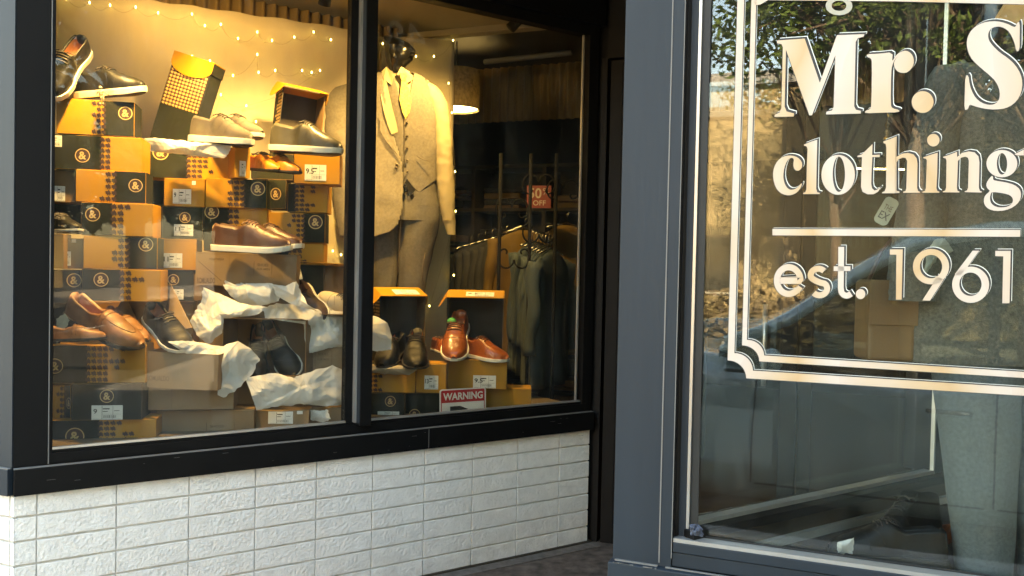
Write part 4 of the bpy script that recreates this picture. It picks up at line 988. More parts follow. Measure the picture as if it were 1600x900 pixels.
# ================================================================== BACKDROP CLOTH + FAIRY LIGHTS
def cloth(xs_top, ybot, v, label, seed, nx=60, nz=30, amp=.012):
    "xs_top: (px x, px y of the top edge)"
    mb = MB(); vs = []; x0, x1 = xs_top[0][0], xs_top[-1][0]
    for i in range(nx+1):
        x = x0+(x1-x0)*i/nx
        for (a, ya), (b, yb) in zip(xs_top, xs_top[1:]):
            if a <= x <= b: yt = ya+(yb-ya)*(x-a)/(b-a)
        u, zt = hA(x, yt, v)
        for j in range(nz+1):
            q = j/nz; z = zt+(.735-zt)*q
            vv = v+amp*(math.sin(x*.05+seed)*.6+noise.noise(Vector((x*.012, z*1.5, seed)))*1.5)*(.3+q)
            vs.append(A(u, vv, z)+Vector((0, 0, .004*math.sin(x*.09))))
    fs = [(i*(nz+1)+j, (i+1)*(nz+1)+j, (i+1)*(nz+1)+j+1, i*(nz+1)+j+1) for i in range(nx) for j in range(nz)]
    mb.add(vs, fs, 'cloth_backdrop', True); o = mb.build('backdrop_cloth', origin=A(.5, v, .74), solid=.002); tag(o, label, 'backdrop'); return o
cloth([(-60,-42),(235,0),(545,45),(592,50)], 0, .93, 'wide pale backdrop cloth hung behind the shoe box stacks', 1)
cloth([(593,57),(650,58),(711,63)], 0, .98, 'narrow pale backdrop cloth hung behind the suited mannequin', 4, nx=20)
lights = [(104,-2),(140,4),(172,8),(212,11),(247,20),(300,22),(320,40),(345,38),(372,60),(402,50),(425,63),(460,58),(490,50),(517,62)]
l2 = [(300,88),(315,94),(328,95),(364,118),(402,85),(404,113),(430,110),(472,110),(487,113),(500,110),(385,165),(345,148),(326,185),(400,190)]
l3 = [(533,200),(538,235),(526,300),(530,345),(520,392),(533,398)]
l4 = [(598,68),(650,88),(678,88),(708,63),(701,130),(706,176),(711,268),(709,430),(671,478),(712,330)]
def string(pts, v, label):
    root = thing('fairy_lights', label, 'string lights', Matrix.Translation(A(.6, v, 2)))
    P = [A(hA(x, y, v)[0], v, hA(x, y, v)[1])-root.location for x, y in pts]
    w = MB(); path = []
    for a, b in zip(P, P[1:]):
        for i in range(6): u = i/6; path.append(a.lerp(b, u)-Vector((0, 0, .03*math.sin(u*math.pi))))
    w.tube(path+[P[-1]], .0007, 'wire', 5); w.build('cable', root)
    for p in P:
        b = MB(); b.ball(p, .0036, 'bulb', 8, (1, 1, 1.8)); b.build('bulb', root)
string(lights, .89, 'string of warm fairy lights along the top of the wide backdrop')
string(l2, .89, 'tangle of warm fairy lights hanging above the leaning box')
string(l3, .90, 'short string of fairy lights beside the jacket sleeve')
string(l4, .93, 'fairy lights around the edge of the narrow backdrop')

# ================================================================== MANNEQUIN A
def shellrows(rows, Y, ratio, mt, keep=None, name='shell', parent=None, n=56, m=48, push=0, solid=0, wr=.0, closed=True, seed=0, pow_=1.0, yoff=None, wf=26):
    "horizontal oval rings; rows = (px y, px left, px right) measured on the mid plane at depth Y"
    mb = MB(); vs = []; ys = [rows[0][0]+(rows[-1][0]-rows[0][0])*i/m for i in range(m+1)]
    base = parent.location if parent else Vector((0, 0, 0))
    for y in ys:
        for (a, la, ra), (b, lb, rb) in zip(rows, rows[1:]):
            if a <= y <= b+1e-6: u = (y-a)/(b-a); xl = la+(lb-la)*u; xr = ra+(rb-ra)*u
        dy = yoff(y) if yoff else 0
        PL = atY(xl, y, Y+dy); PR = atY(xr, y, Y+dy); c = (PL+PR)/2; hw = (PR-PL).length/2+push; rt = ratio(y) if callable(ratio) else ratio
        for k in range(n):
            th = 2*math.pi*k/n; cx_, sy = math.cos(th), math.sin(th)
            cx_ = math.copysign(abs(cx_)**pow_, cx_)
            f = 1+wr*noise.noise(Vector((cx_*1.7+seed, sy*1.7, y/wf+seed*2)))
            vs.append(c+Vector((hw*cx_*f, -hw*rt*sy*f, 0))-base)
    fs = []
    for i in range(m):
        for k in range(n):
            f = (i*n+k, i*n+(k+1) % n, (i+1)*n+(k+1) % n, (i+1)*n+k)
            if keep:
                cpt = sum((vs[q] for q in f), Vector())/4+base; px, py = toPx(cpt)
                front = cpt.y < Y+(yoff(py) if yoff else 0)+.004
                if not keep(px, py, front): continue
            fs.append(f)
    mb.add(vs, fs, mt, True)
    if closed: mb.add([sum(vs[:n], Vector())/n]+vs[:n], [(0, k+1, (k+1) % n+1) for k in range(n)], mt, True)
    return mb.build(name, parent, solid=solid)
YMN = 4.56
man = thing('mannequin', 'black headless faced mannequin in beige vest and half draped jacket, left of the dark shop interior', 'mannequin', Matrix.Translation(atY(640, 640, YMN)))
man['label'] = 'glossy black mannequin with cut off head wearing a beige vest, tie and half draped jacket'
# head (cut above the mouth) and neck
mb = MB(); rr_ = []
for (y, xl, xr, tilt) in ((57,600,613,0),(62,599.5,628,0),(68,600,640,0),(75,600.5,647,0),(80,601,650,0),(84,601.5,648,0),(88,602,646,0),(93,603,645,0),(98,604,640,0),(103,606,634,0),(110,607,633,0),(116,607,633,0)):
    PL = atY(xl, y, YMN-.0); PR = atY(xr, y, YMN-.0); c = (PL+PR)/2-man.location; hw = (PR-PL).length/2
    rr_.append([c+Vector((hw*math.cos(2*math.pi*k/28), -(min(hw*1.0, .068))*math.sin(2*math.pi*k/28), 0)) for k in range(28)])
mb.loft(rr_, 'mann_black')
for yy, xx in ((81, 645), (86, 644)):
    c = atY(xx, yy, YMN-.045)-man.location; mb.ball(c, .012, 'mann_black', 10, (1.1, 1, .55))
mb.build('body', man)
yV = 182
def inV(x, y, o=0):
    if y > yV: return False
    t = (yV-y)/(yV-112); return (634-o)-20*t < x < (634+o)+10*t+t*t*4
# shirt: torso under the vest plus sleeve
shellrows([(110,606,634),(117,598,646),(124,594,660),(135,590,672),(150,588,684),(180,588,684),(200,590,682)], YMN, .46, 'shirt_cream', lambda x, y, f: (not f) or inV(x, y, 4), 'shirt', man, push=-.004, wr=.02)
# collar
mb = MB()
for s in (-1, 1):
    pts = [(618+s*2.5, 116), (618+s*9 if s > 0 else 604, 104), (640 if s > 0 else 596, 112), (645 if s > 0 else 600, 124), (632 if s > 0 else 612, 133)]
    mb.add([atY(x, y, YMN-.075+(.02 if i in (1, 2) else 0))-man.location for i, (x, y) in enumerate(pts)], [(0, 1, 2, 3, 4)], 'shirt_cream')
mb.build('shirt_collar', man, solid=.003)
# sleeve of the shirt on the right
def sleeve(name, rows, Y, mt, parent, ratio=.95, wr=.10, seed=1, **k): return shellrows(rows, Y, ratio, mt, None, name, parent, n=30, m=56, wr=wr, seed=seed, closed=True, wf=9, **k)
sleeve('shirt_sleeve', [(127,652,668),(134,656,682),(146,662,692),(160,666,699),(180,674,703),(215,678,706),(250,680,708),(290,682,710),(320,686,711),(345,692,711)], YMN-.0, 'shirt_cream', man, ratio=.9)
sleeve('cuff', [(344,690,712),(350,694,712),(367,699,712)], YMN-.0, 'shirt_cream', man, wr=.02)
# vest
vrows = [(112,604,642),(118,598,656),(126,594,668),(138,592,676),(155,590,682),(180,588,684),(215,588,684),(250,589,682),(275,590,681),(302,590,680)]
def vest_keep(x, y, f):
    if not f: return y < 284
    if inV(x, y): return False
    if y < 126 and x > 664: return False
    hem = 283+(680-x)*.02+10*max(0, 1-abs(x-652)/20)*.6
    if x < 636: return y < 262+(636-x)*-.2+28 and y < 292
    if x < 655: return y < 283+(x-636)/19*19-0 and not (y > 283 and x < 637+(y-283)*.9)
    return y < 301-(x-655)/25*19
shellrows(vrows, YMN, .50, 'vest_beige', vest_keep, 'vest', man, push=.006, wr=.035, n=200, m=200, closed=False, solid=.004)
mb = MB()
for y in (191, 212, 231, 250, 268):
    p = hit(636, y, atY(636, y, YMN-.096), Vector((0, 1, 0)))-man.location; mb.tube([p+Vector((0, .006, 0)), p+Vector((0, -.004, 0))], .0062, 'button', 12)
mb.build('button', man)
mb = MB(); mb.tube([atY(632, y, YMN-.094)-man.location for y in (184, 205, 230, 262)], .0018, 'button', 5); mb.tube([atY(x, y, YMN-.092)-man.location for x, y in ((652, 244), (660, 249), (672, 252))], .002, 'button', 5); mb.build('vest_seam', man)
# tie
mb = MB(); knot = [(624,114),(637,115),(634,126),(628,126)]
mb.add([atY(x, y, YMN-.082)-man.location for x, y in knot], [(0, 1, 2, 3)], 'tie')
tp = [(628,125,.080),(635,125,.080),(643,155,.088),(640,176,.092),(634,186,.093),(629,176,.092),(624,155,.088)]
mb.add([atY(x, y, YMN-d_)-man.location for x, y, d_ in tp], [(0, 1, 2, 6), (2, 3, 5, 6), (3, 4, 5)], 'tie'); mb.build('tie', man, solid=.008)
# belt buckle and trousers
mb = MB(); mb.add([atY(x, y, YMN-.092)-man.location for x, y in ((630, 290), (636, 279), (649, 297), (641, 307))], [(0, 1, 2, 3)], 'leather_black'); mb.add([atY(x, y, YMN-.098)-man.location for x, y in ((630, 291), (634, 287), (637, 297), (633, 300))], [(0, 1, 2, 3)], 'buckle'); mb.build('belt', man, solid=.006)
shellrows([(276,592,681),(300,592,683),(322,588,686),(345,585,686)], YMN, .5, 'trouser', None, 'trousers', man, wr=.04, n=60, m=40, wf=18)
lg = man.children[-1]
for rows, sd in (([(322,578,626),(360,577,627),(400,580,624),(450,583,620),(520,586,616),(640,586,614)], 3), ([(322,618,687),(345,619,686),(380,620,680),(420,622,670),(460,624,664),(520,628,660),(640,630,658)], 5)):
    shellrows(rows, YMN+.01, lambda y: .75, 'trouser', None, 'trouser_leg', man, wr=.07, seed=sd, n=48, m=60, wf=30)
mb = MB(); mb.tube([atY(x, y, YMN-.088)-man.location for x, y in ((628, 300), (627, 330), (623, 400), (619, 450))], .002, 'button', 5); mb.tube([atY(x, y, YMN-.064)-man.location for x, y in ((664, 395), (660, 420), (661, 450))], .002, 'button', 5); mb.build('trouser_seam', man)
# jacket draped on the left
def jedge(y):
    for (a, xa), (b, xb) in zip([(100, 596), (140, 600), (175, 606), (205, 613), (235, 622), (256, 628), (285, 630), (330, 628), (350, 622), (362, 610), (368, 590), (400, 500)], [(140, 600), (175, 606), (205, 613), (235, 622), (256, 628), (285, 630), (330, 628), (350, 622), (362, 610), (368, 590), (400, 500), (500, 500)]):
        if a <= y <= b: return xa+(xb-xa)*(y-a)/(b-a)
    return 500
def jk(x, y, f): return (x < jedge(y)) if f else (x < 640)
shellrows([(116,590,640),(122,575,648),(132,556,655),(150,548,660),(200,544,662),(260,546,664),(320,540,668),(372,536,670)], YMN, .50, 'suit_beige', jk, 'jacket', man, push=.012, wr=.05, n=200, m=220, closed=False, solid=.005)
sleeve('jacket_sleeve', [(130,548,566),(138,524,572),(150,514,572),(170,509,566),(210,508,562),(260,516,562),(300,520,560),(340,524,556),(368,530,556)], YMN-.03, 'suit_beige', man, ratio=.8, wr=.07, seed=7)
mb = MB(); mb.ball(atY(545, 384, YMN-.03)-man.location, .034, 'mann_black', 12, (.7, .6, 1.0)); mb.build('hand', man)
# lapel and its cream lining
mb = MB(); lp = [(596,112,.05),(604,128,.08),(612,165,.104),(620,195,.110),(622,206,.110),(612,210,.112),(606,196,.112),(600,175,.112),(595,150,.106)]
mb.add([atY(x, y, YMN-d_)-man.location for x, y, d_ in lp], [(0, 1, 8), (1, 2, 7, 8), (2, 3, 6, 7), (3, 4, 5, 6)], 'shirt_cream', False); mb.build('lapel_lining', man, solid=.004)
mb = MB(); lp = [(594,178,.118),(600,190,.120),(612,222,.118),(627,250,.112),(620,240,.118),(604,222,.121),(594,205,.122)]
mb.add([atY(x, y, YMN-d_)-man.location for x, y, d_ in lp], [(0, 1, 6), (1, 2, 5, 6), (2, 3, 4, 5)], 'suit_beige'); mb.build('lapel', man, solid=.004)
mb = MB()
for x, y in ((620, 257), (619, 262)): mb.tube([atY(x, y, YMN-.108)-man.location, atY(x, y, YMN-.120)-man.location], .007, 'button', 12)
mb.build('button', man)

# ================================================================== MANNEQUIN B (grey suit behind the lettering)
YB = 2.12
mb_ = thing('mannequin', 'large mannequin in a dark grey wool suit behind the gold lettering', 'mannequin', Matrix.Translation(atY(1540, 890, YB)))
shellrows([(82,1530,1580),(96,1500,1600),(106,1476,1628),(120,1460,1645),(140,1450,1655),(200,1438,1665),(300,1422,1672),(400,1412,1680),(500,1407,1690),(566,1408,1695)], YB, .42, 'wool_grey2', None, 'jacket', mb_, wr=.035, n=90, m=90, seed=2, wf=60)
sleeve('jacket_sleeve', [(104,1462,1500),(120,1452,1506),(150,1442,1506),(220,1424,1496),(320,1404,1480),(420,1390,1470),(470,1386,1462)], YB-.04, 'wool_grey2', mb_, ratio=.85, wr=.05, seed=3)
for rows, sd in (([(540,1455,1600),(615,1463,1590),(700,1474,1588),(800,1486,1583),(900,1496,1578),(960,1500,1576)], 3), ([(540,1585,1700),(700,1590,1690),(960,1596,1680)], 6)):
    shellrows(rows, YB, .8, 'wool_grey', None, 'trouser_leg', mb_, wr=.05, seed=sd, n=60, m=60, wf=70)
mb = MB(); mb.add([atY(x, y, YB-.13)-mb_.location for x, y in ((1555, 32), (1572, 4), (1590, -30), (1625, -30), (1612, 14), (1596, 40))], [(0, 1, 2, 3, 4, 5)], 'scarf_tan'); mb.build('scarf', mb_, solid=.02)
mb = MB(); mb.tube([atY(x, y, YB-.02)-mb_.location for x, y in ((1555, 100), (1556, 60), (1560, 20), (1560, -60))], [.075, .06, .055, .07], 'mann_black', 20); mb.build('body', mb_)
# hang tag
X = Matrix.Translation(atY(1385, 330, YB-.10)) @ R(-8, 'Z') @ R(28, 'Y')
root = thing('hang_tag', 'cream paper tag lettered EX hanging from the grey suit sleeve', 'tag', X)
mb = MB(); mb.plate(rr(-.017, -.034, .017, .034, .011), .0012, 'tag_cream'); mb.build('card', root)
mb = MB(); text(mb, 'EX', -.011, -.021, .023, .018, 'ink', y=-.0008, bold=.01); text(mb, 'THE', -.010, .002, .020, .013, 'brown_ink', y=-.0008); mb.build('print', root)
# crumpled clear bag lower on the suit
tissue([(1448,392),(1462,374),(1476,372),(1490,392),(1484,396),(1466,400),(1450,424),(1444,430)], YB-.13, 'translucent plastic bag tucked at the grey suit pocket', name='plastic_bag', mt='tag_cream', seed=5, bulge=.01, crump=.01, cat='bag', group=None)
# things on the display floor
zf = .70
def onB(s, w, z=zf): return B(s, w, z)
mb = MB(); a, b_ = atY(1190, 846, 1), atY(1485, 783, 1)
def floorhit(x, y, z):
    d = ray(x, y); return CAM+d*((z-CAM.z)/d.z)
def flr(x, y): return floorhit(x, y, zf)
shoe(0,0,1,0,'x') if False else None
def shoeat(P, yaw, label, **k):
    r_ = shoe(800, 450, 1, 0, label, **k); r_.matrix_world = Matrix.Translation(P) @ R(yaw, 'Z') @ R(-k.get('pitch', 0), 'Y') @ R(k.get('roll', 0), 'X'); return r_
shoeat(atY(1412, 858, 2.27), 205, 'black leather boot standing on the carpet beside the grey trouser leg', up='leather_black', sole='sole_dark', style='boot', L=.26, pitch=10, roll=10)
shoeat(atY(1385, 880, 2.13), 172, 'black leather shoe lying low in front of the boot', up='leather_black', sole='sole_dark', style='oxford', L=.28, roll=6)
tissue([(1452,823),(1464,820),(1490,818),(1494,845),(1478,852),(1470,846),(1456,838)], 2.36, 'rust brown folded leather piece behind the boot', name='leather_piece', mt='leather_cognac', seed=4, bulge=.03, crump=.012, cat='leather piece', group=None)
tissue([(1308,848),(1334,840),(1333,866),(1308,864)], 2.10, 'small cream paper scrap at the toe of the black shoe', name='paper_scrap', mt='tissue', seed=6, bulge=.01, crump=.01, cat='paper', group=None)
tissue([(1078,820),(1090,818),(1098,826),(1098,838),(1079,836)], 2.06, 'frayed denim scrap in the lower left corner of the street window', name='denim_scrap', mt='denim', seed=6, bulge=.01, crump=.008, cat='cloth scrap', group=None, scale=.15)
# tan bag hanging from the suit arm, and brass finial lamp beyond
X = Matrix.Translation(atY(1378, 562, 2.13))
root = thing('shoulder_bag', 'brown leather bag hanging by its strap from the grey suit sleeve', 'bag', X)
mb = MB(); mb.box(-.055, .06, -.05, .05, 0, .20, 'bag_tan'); mb.build('body', root, bevel=.012, seg=3)
mb = MB(); mb.box(-.057, .062, -.054, -.0505, .09, .2, 'bag_tan'); mb.build('flap', root, bevel=.001)
mb = MB(); mb.tube([(-.04, 0, .195), (-.01, 0, .27), (.035, 0, .33), (.05, .0, .27), (.052, 0, .195)], .005, 'leather_brown', 6); mb.build('strap', root)
X = Matrix.Translation(atY(1386, 222, 5.2)); root = thing('chandelier', 'brass finial with a thin lit bar hanging deep in the shop', 'lamp', X)
mb = MB(); R_ = []
for z, r in ((.0, .010), (.02, .03), (.04, .014), (.06, .026), (.08, .012), (.10, .018), (.13, .006), (.16, .002)): R_.append([Vector((r*math.cos(a*math.pi/8), r*math.sin(a*math.pi/8), z)) for a in range(16)])
mb.loft(R_, 'brass'); mb.tube([(0, 0, .15), (0, 0, .72)], .003, 'brass'); mb.build('stem', root)
mb = MB(); mb.box(-.20, .12, -.01, .01, -.167, -.161, 'lamp_glow'); mb.tube([(0, 0, 0), (0, 0, -.16)], .004, 'brass'); mb.build('bar', root)

# ================================================================== SHOP INTERIOR seen right of the mannequin
# drum lamp
X = Matrix.Translation(atY(712, 172, 5.4)); root = thing('drum_lamp', 'drum lamp shade lit from inside, half behind the backdrop edge', 'lamp', X)
mb = MB(); n = 36; r = .15; h = .245
for rr2, mt in ((r, 'lamp_shade'), (r-.004, 'lamp_shade')):
    mb.add([(rr2*math.cos(2*math.pi*i/n), rr2*math.sin(2*math.pi*i/n), z) for i in range(n) for z in (0, h)], [(2*i, (2*i+2) % (2*n), (2*i+3) % (2*n), 2*i+1) for i in range(n)], mt, True)
mb.build('shade', root)
mb = MB(); mb.add([(.14*math.cos(2*math.pi*i/n), .14*math.sin(2*math.pi*i/n), .012) for i in range(n)], [tuple(range(n))], 'lamp_glow'); mb.build('diffuser', root)
mb = MB(); mb.tube([(0, 0, h-.02), (0, 0, ZC-X.translation.z+.02)], .004, 'iron'); mb.build('cable', root)
# ceiling tracks and spot heads
def track(px0, px1, z, label):
    d0 = ray(*px0); d1 = ray(*px1); a = CAM+d0*((z-CAM.z)/d0.z); b = CAM+d1*((z-CAM.z)/d1.z)
    mb = MB(); mb.tube([a, b], .018, 'seam', 6); o = mb.build('ceiling_track', origin=a); tag(o, label, 'track'); return a, b
track((757, 97), (893, 82), 2.80, 'pale ceiling track in the dark part of the shop')
def spot_head(P, aim, label):
    root = thing('track_spotlight', label, 'spotlight', Matrix.Translation(P)); d = (aim-P).normalized()
    mb = MB(); mb.tube([Vector((0, 0, 0))-d*.05, d*.06], [.024, .028], 'black_frame', 18); mb.tube([Vector((0, 0, 0)), Vector((0, 0, max(.03, ZC-P.z+.01)))], .007, 'black_frame'); mb.build('housing', root)
    return root
SPOTS = []
def spot(u, v, z, aim, en, size, label, blend=.5, col_=(1, .66, .25), r=.03):
    P = A(u, v, z); root = spot_head(P, aim, label)
    l = bpy.data.lights.new('spot_lamp', 'SPOT'); l.energy = en; l.spot_size = math.radians(size); l.spot_blend = blend; l.color = col_; l.shadow_soft_size = r
    o = bpy.data.objects.new('spot_lamp', l); col.objects.link(o); d = (aim-P).normalized(); o.parent = root
    o.rotation_euler = (-d).to_track_quat('Z', 'Y').to_euler(); o.location = d*.075
spot(.32, .105, 2.63, atY(165, 330, 3.45), 12, 95, 'black track spotlight above the far left stack', blend=.8)
spot(.80, .105, 2.64, atY(310, 300, 3.9), 11, 92, 'black track spotlight above the middle of the left pane', blend=.8)
spot(1.18, .11, 2.64, atY(460, 250, 4.1), 11, 104, 'black track spotlight just left of the window post', blend=.8)
spot(1.78, .10, 2.76, atY(668, 300, 4.75), 11, 100, 'black track spotlight just inside the header of the right pane', blend=.8)
spot(2.24, .17, 2.72, atY(520, 330, 4.3), 3, 50, 'black track spotlight at the far end turned back toward the backdrop', blend=.9)
spot(.62, .12, 2.66, atY(360, -30, 4.5), 3.2, 130, 'added unseen spotlight turned up to brighten the corrugated metal', blend=1.0)  # wash lamp added out of view to brighten backdrop top and corrugated metal
# display rail and garments
def garment(P, yaw, mt, label, name='shirt', W=.24, H=.78, slv=True, group='shirts hanging on the clothes rack', seed=0):
    X = Matrix.Translation(P) @ R(yaw, 'Z'); root = thing(name, label, name, X, group)
    mb = MB(); n = 40; R_ = []
    for i in range(26):
        q = i/25; z = -q*H; 
        hw = .05+(W-.05)*min(1, q/.12)**.7 if q < .12 else W*(1+.06*q)
        dp = .018+.030*min(1, q/.2)
        R_.append([Vector((hw*math.cos(2*math.pi*k/n), (dp*math.sin(2*math.pi*k/n))*(1+.6*math.sin(7*math.cos(2*math.pi*k/n)+seed)*q)+.012*math.sin(9*math.cos(2*math.pi*k/n)+seed*2)*q, z)) for k in range(n)])
    mb.loft(R_, mt); mb.build('body', root)
    if slv:
        for s in (-1, 1):
            m_ = MB(); pts = []; rs = []
            for i in range(14): q = i/13; pts.append((s*(W-.02+.05*q), -.01+.01*math.sin(q*9+seed), -.07-q*.52)); rs.append(.045-.012*q+.004*math.sin(q*14+seed))
            m_.tube(pts, rs, mt, 12); m_.build('sleeve', root)
    m_ = MB(); m_.tube([(-.16, 0, -.02), (0, 0, .02), (.16, 0, -.02)], .006, 'chrome'); m_.tube([(0, 0, .02), (0, 0, .07), (.02, 0, .09), (.03, 0, .075)], .003, 'chrome'); m_.build('hanger', root)
    return root
n_ = ['nearest the glass', 'second from the front', 'third from the front', 'fourth from the front', 'fifth from the front', 'sixth from the front', 'rearmost']
for i in range(7):
    garment(atY(862-5*i, 392-2*i, 4.95+.075*i), 62, 'shirt_teal', 'slate teal shirt on the clothes rack, '+n_[i], seed=i*1.3)
garment(atY(820, 360, 5.75), 25, 'jacket_mustard', 'mustard jacket hanging behind the slate teal shirts', 'jacket', W=.25, H=.85, group=None, seed=3)
garment(atY(886, 352, 5.6), 30, 'jacket_mustard', 'second mustard jacket hanging at the right pane edge', 'jacket', W=.22, H=.85, group=None, seed=5)
dark_lbl = ['leftmost', 'second', 'third', 'fourth', 'fifth', 'rightmost']
for i in range(6):
    garment(atY(736+11*i, 385-3*i, 6.3-.06*i), 50, 'cloth_dark', dark_lbl[i]+' of the dark garments under the chrome rail', 'garment', W=.2, H=.7, group='dark garments on the chrome rail', seed=i)
root = thing('clothes_rail', 'chrome rail slanting above the dark garments deep in the shop', 'rail', Matrix.Translation(atY(740, 380, 6.2)))
mb = MB(); mb.tube([atY(738, 384, 6.3)-root.location, atY(816, 354, 5.9)-root.location], .013, 'chrome'); mb.build('bar', root)
mb = MB(); mb.tube([atY(738, 384, 6.3)-root.location, Vector((atY(738, 384, 6.3).x, atY(738, 384, 6.3).y, .01))-root.location], .012, 'chrome'); mb.build('post', root)
# sale sign
X = Matrix.Translation(atY(842, 307, 5.2)) @ R(-4, 'Z')
root = thing('sale_sign', 'red card reading 50% OFF hanging in the dark shop', 'sign', X); k = 5.2/FPX
mb = MB(); mb.box(-19*k, 19*k, 0, .003, -18*k, 17*k, 'sale_red'); mb.build('card', root)
mb = MB(); text(mb, '50', -16*k, -3*k, 20*k, 16*k, 'sale_card_white', y=-.001, bold=.02); text(mb, '%', 6*k, 3*k, 10*k, 10*k, 'sale_card_white', y=-.001); text(mb, 'OFF', -9*k, -14*k, 20*k, 8*k, 'sale_card_white', y=-.001, bold=.01); mb.build('print', root)
# wrought iron screen
root = thing('iron_screen', 'black wrought iron screen with curls standing before the clothes rack', 'screen', Matrix.Translation(Vector((atY(840, 600, 4.75).x, atY(840, 600, 4.75).y, .02))))
L0 = root.location
for x in (822, 862, 775):
    mb = MB(); p = atY(x, 640, 4.75); q = atY(x+8, 240, 4.75); mb.tube([Vector((p.x, p.y, .02))-L0, q-L0], .010, 'iron', 8); mb.build('post', root)
mb = MB()
for cx_, cy_, s in ((842, 292, 1), (880, 300, 1), (800, 330, 1), (842, 360, -1), (803, 400, -1)):
    for m_ in (-1, 1):
        pts = []
        for i in range(26):
            t = i/25; a = t*4.4*math.pi/2; r = 17*(1-t*.8)
            pts.append(atY(cx_+m_*(17-r*math.cos(a))*.9, cy_-s*r*math.sin(a)*1.1-s*6+s*12*t, 4.75)-L0)
        mb.tube(pts, .005, 'iron', 6)
mb.build('scrollwork', root)
# shelving along the back wall
root = thing('wall_shelving', 'dark wooden shelving with folded stock on the rear shop wall', 'shelving', MBm @ T(MBi @ Vector((*atY(800, 300, 6.9)[:2], .01))))
mb = MB()
for i in range(6): mb.box(-1.6+i*.62, -1.57+i*.62, 0, .35, 0, 2.25, 'dark_wall')
for z in (.3, .7, 1.1, 1.5, 1.9, 2.25): mb.box(-1.6, 1.53, 0, .35, z, z+.025, 'dark_wall')
mb.box(-1.6, 1.53, .352, .37, 0, 2.27, 'dark_wall'); mb.build('carcass', root)
random.seed(11); mb = MB()
for i in range(5):
    for z in (.325, .725, 1.125, 1.525, 1.925):
        x = -1.55+i*.62+random.uniform(0, .05); zz = z
        for k_ in range(random.randint(2, 5)):
            hh = random.uniform(.03, .06); mb.box(x, x+random.uniform(.3, .5), .05, .3, zz, zz+hh-.004, random.choice(['cloth_dark', 'shirt_teal', 'jacket_mustard', 'bag_tan', 'grey_kraft', 'cloth_dark'])); zz += hh
mb.build('folded_clothes', root, bevel=.008)
# ================================================================== STREET SIDE (seen mirrored in the windows)
def TB(s, w, z): return MBm @ T(s, w, z)
# ---- parked car, length along the shop front, nose to the left
car = thing('parked_car', 'pale teal grey car parked at the kerb facing the shop windows', 'car', TB(0, -3.05, -.145))
def side(s): pass
rings = []; nn = 26
# lower body: station list (s, half-length profile): z bottom, z belt, inset
st = [(.62, .42, .62, .42), (.68, .30, .86, .22), (.85, .24, .98, .10), (1.2, .22, 1.06, .04), (1.7, .22, 1.06, .012), (2.1, .22, 1.0, .0), (3.0, .22, .98, .0), (4.2, .22, 1.0, .0), (5.0, .24, 1.05, .01), (5.35, .30, 1.06, .06), (5.45, .40, 1.05, .16)]
Wd = 1.86
for s, z0, z1, ins in st:
    sec = []
    prof = [(.10, 0), (.03, .10), (.0, .30), (.0, .55), (.012, .78), (.05, .93), (.14, 1.0)]
    for a, b in prof: sec.append((ins+a, z0+(z1-z0)*b))
    R_ = [Vector((s, -p[0], p[1])) for p in sec]+[Vector((s, -Wd+p[0], p[1])) for p in sec[::-1]]
    rings.append(R_)
mb = MB(); mb.loft(rings, 'car_paint'); mb.build('body', car, bevel=0)
gh = [(1.95, 1.10, 1.14, .12, .14), (2.35, 1.0, 1.36, .09, .20), (2.75, 1.0, 1.66, .08, .26), (3.05, 1.0, 1.84, .08, .28), (3.5, 1.0, 1.91, .08, .28), (4.3, 1.0, 1.91, .08, .28), (4.95, 1.0, 1.84, .09, .28), (5.25, 1.12, 1.45, .12, .22), (5.38, 1.10, 1.18, .16, .18)]
rings = []; roof = []
for s, z0, z1, i0, i1 in gh:
    rings.append([Vector((s, -i0, z0)), Vector((s, -i1+.015, z1-.07)), Vector((s, -Wd+i1-.015, z1-.07)), Vector((s, -Wd+i0, z0))])
    roof.append([Vector((s, -i1+.018, z1-.075)), Vector((s, -i1-.005, z1-.02)), Vector((s, -i1-.10, z1)), Vector((s, -Wd/2, z1+.03)), Vector((s, -Wd+i1+.10, z1)), Vector((s, -Wd+i1+.005, z1-.02)), Vector((s, -Wd+i1-.018, z1-.075))])
mb = MB(); mb.loft(rings, 'car_glass', sm=False); mb.build('window', car)
mb = MB(); mb.loft(roof, 'car_paint', closed=False, cap=False); mb.build('roof', car, solid=.02)
mb = MB(); mb.tube([(1.98, -.10, 1.17)]+[(s, -i1+.012, z1-.06) for s, z0, z1, i0, i1 in gh[1:-1]], .028, 'car_paint', 8)
for s in (3.45, 4.35): mb.tube([(s, -.06, .98), (s+.02, -.26, 1.86)], .03, 'car_trim', 8)
mb.build('pillar', car)
mb = MB(); mb.tube([(2.0, -.02, 1.0), (3, -.012, .985), (5.2, -.03, 1.06)], .010, 'car_trim', 6); mb.build('belt_trim', car)
for s0, s1 in ((2.18, 3.42), (3.46, 4.38)):
    mb = MB(); mb.tube([(s0, -.0, .34), (s0, .004, .7), (s0+.01, -.02, .97)], .006, 'car_trim', 5); mb.tube([(s0+.02, -.02, .33), (s1, -.02, .33)], .006, 'car_trim', 5); d_ = mb.build('door', car)
    mb = MB(); mb.tube([(s1-.30, .004, .84), (s1-.28, .04, .845), (s1-.10, .04, .845), (s1-.08, .004, .84)], .013, 'chrome', 8); mb.build('handle', d_)
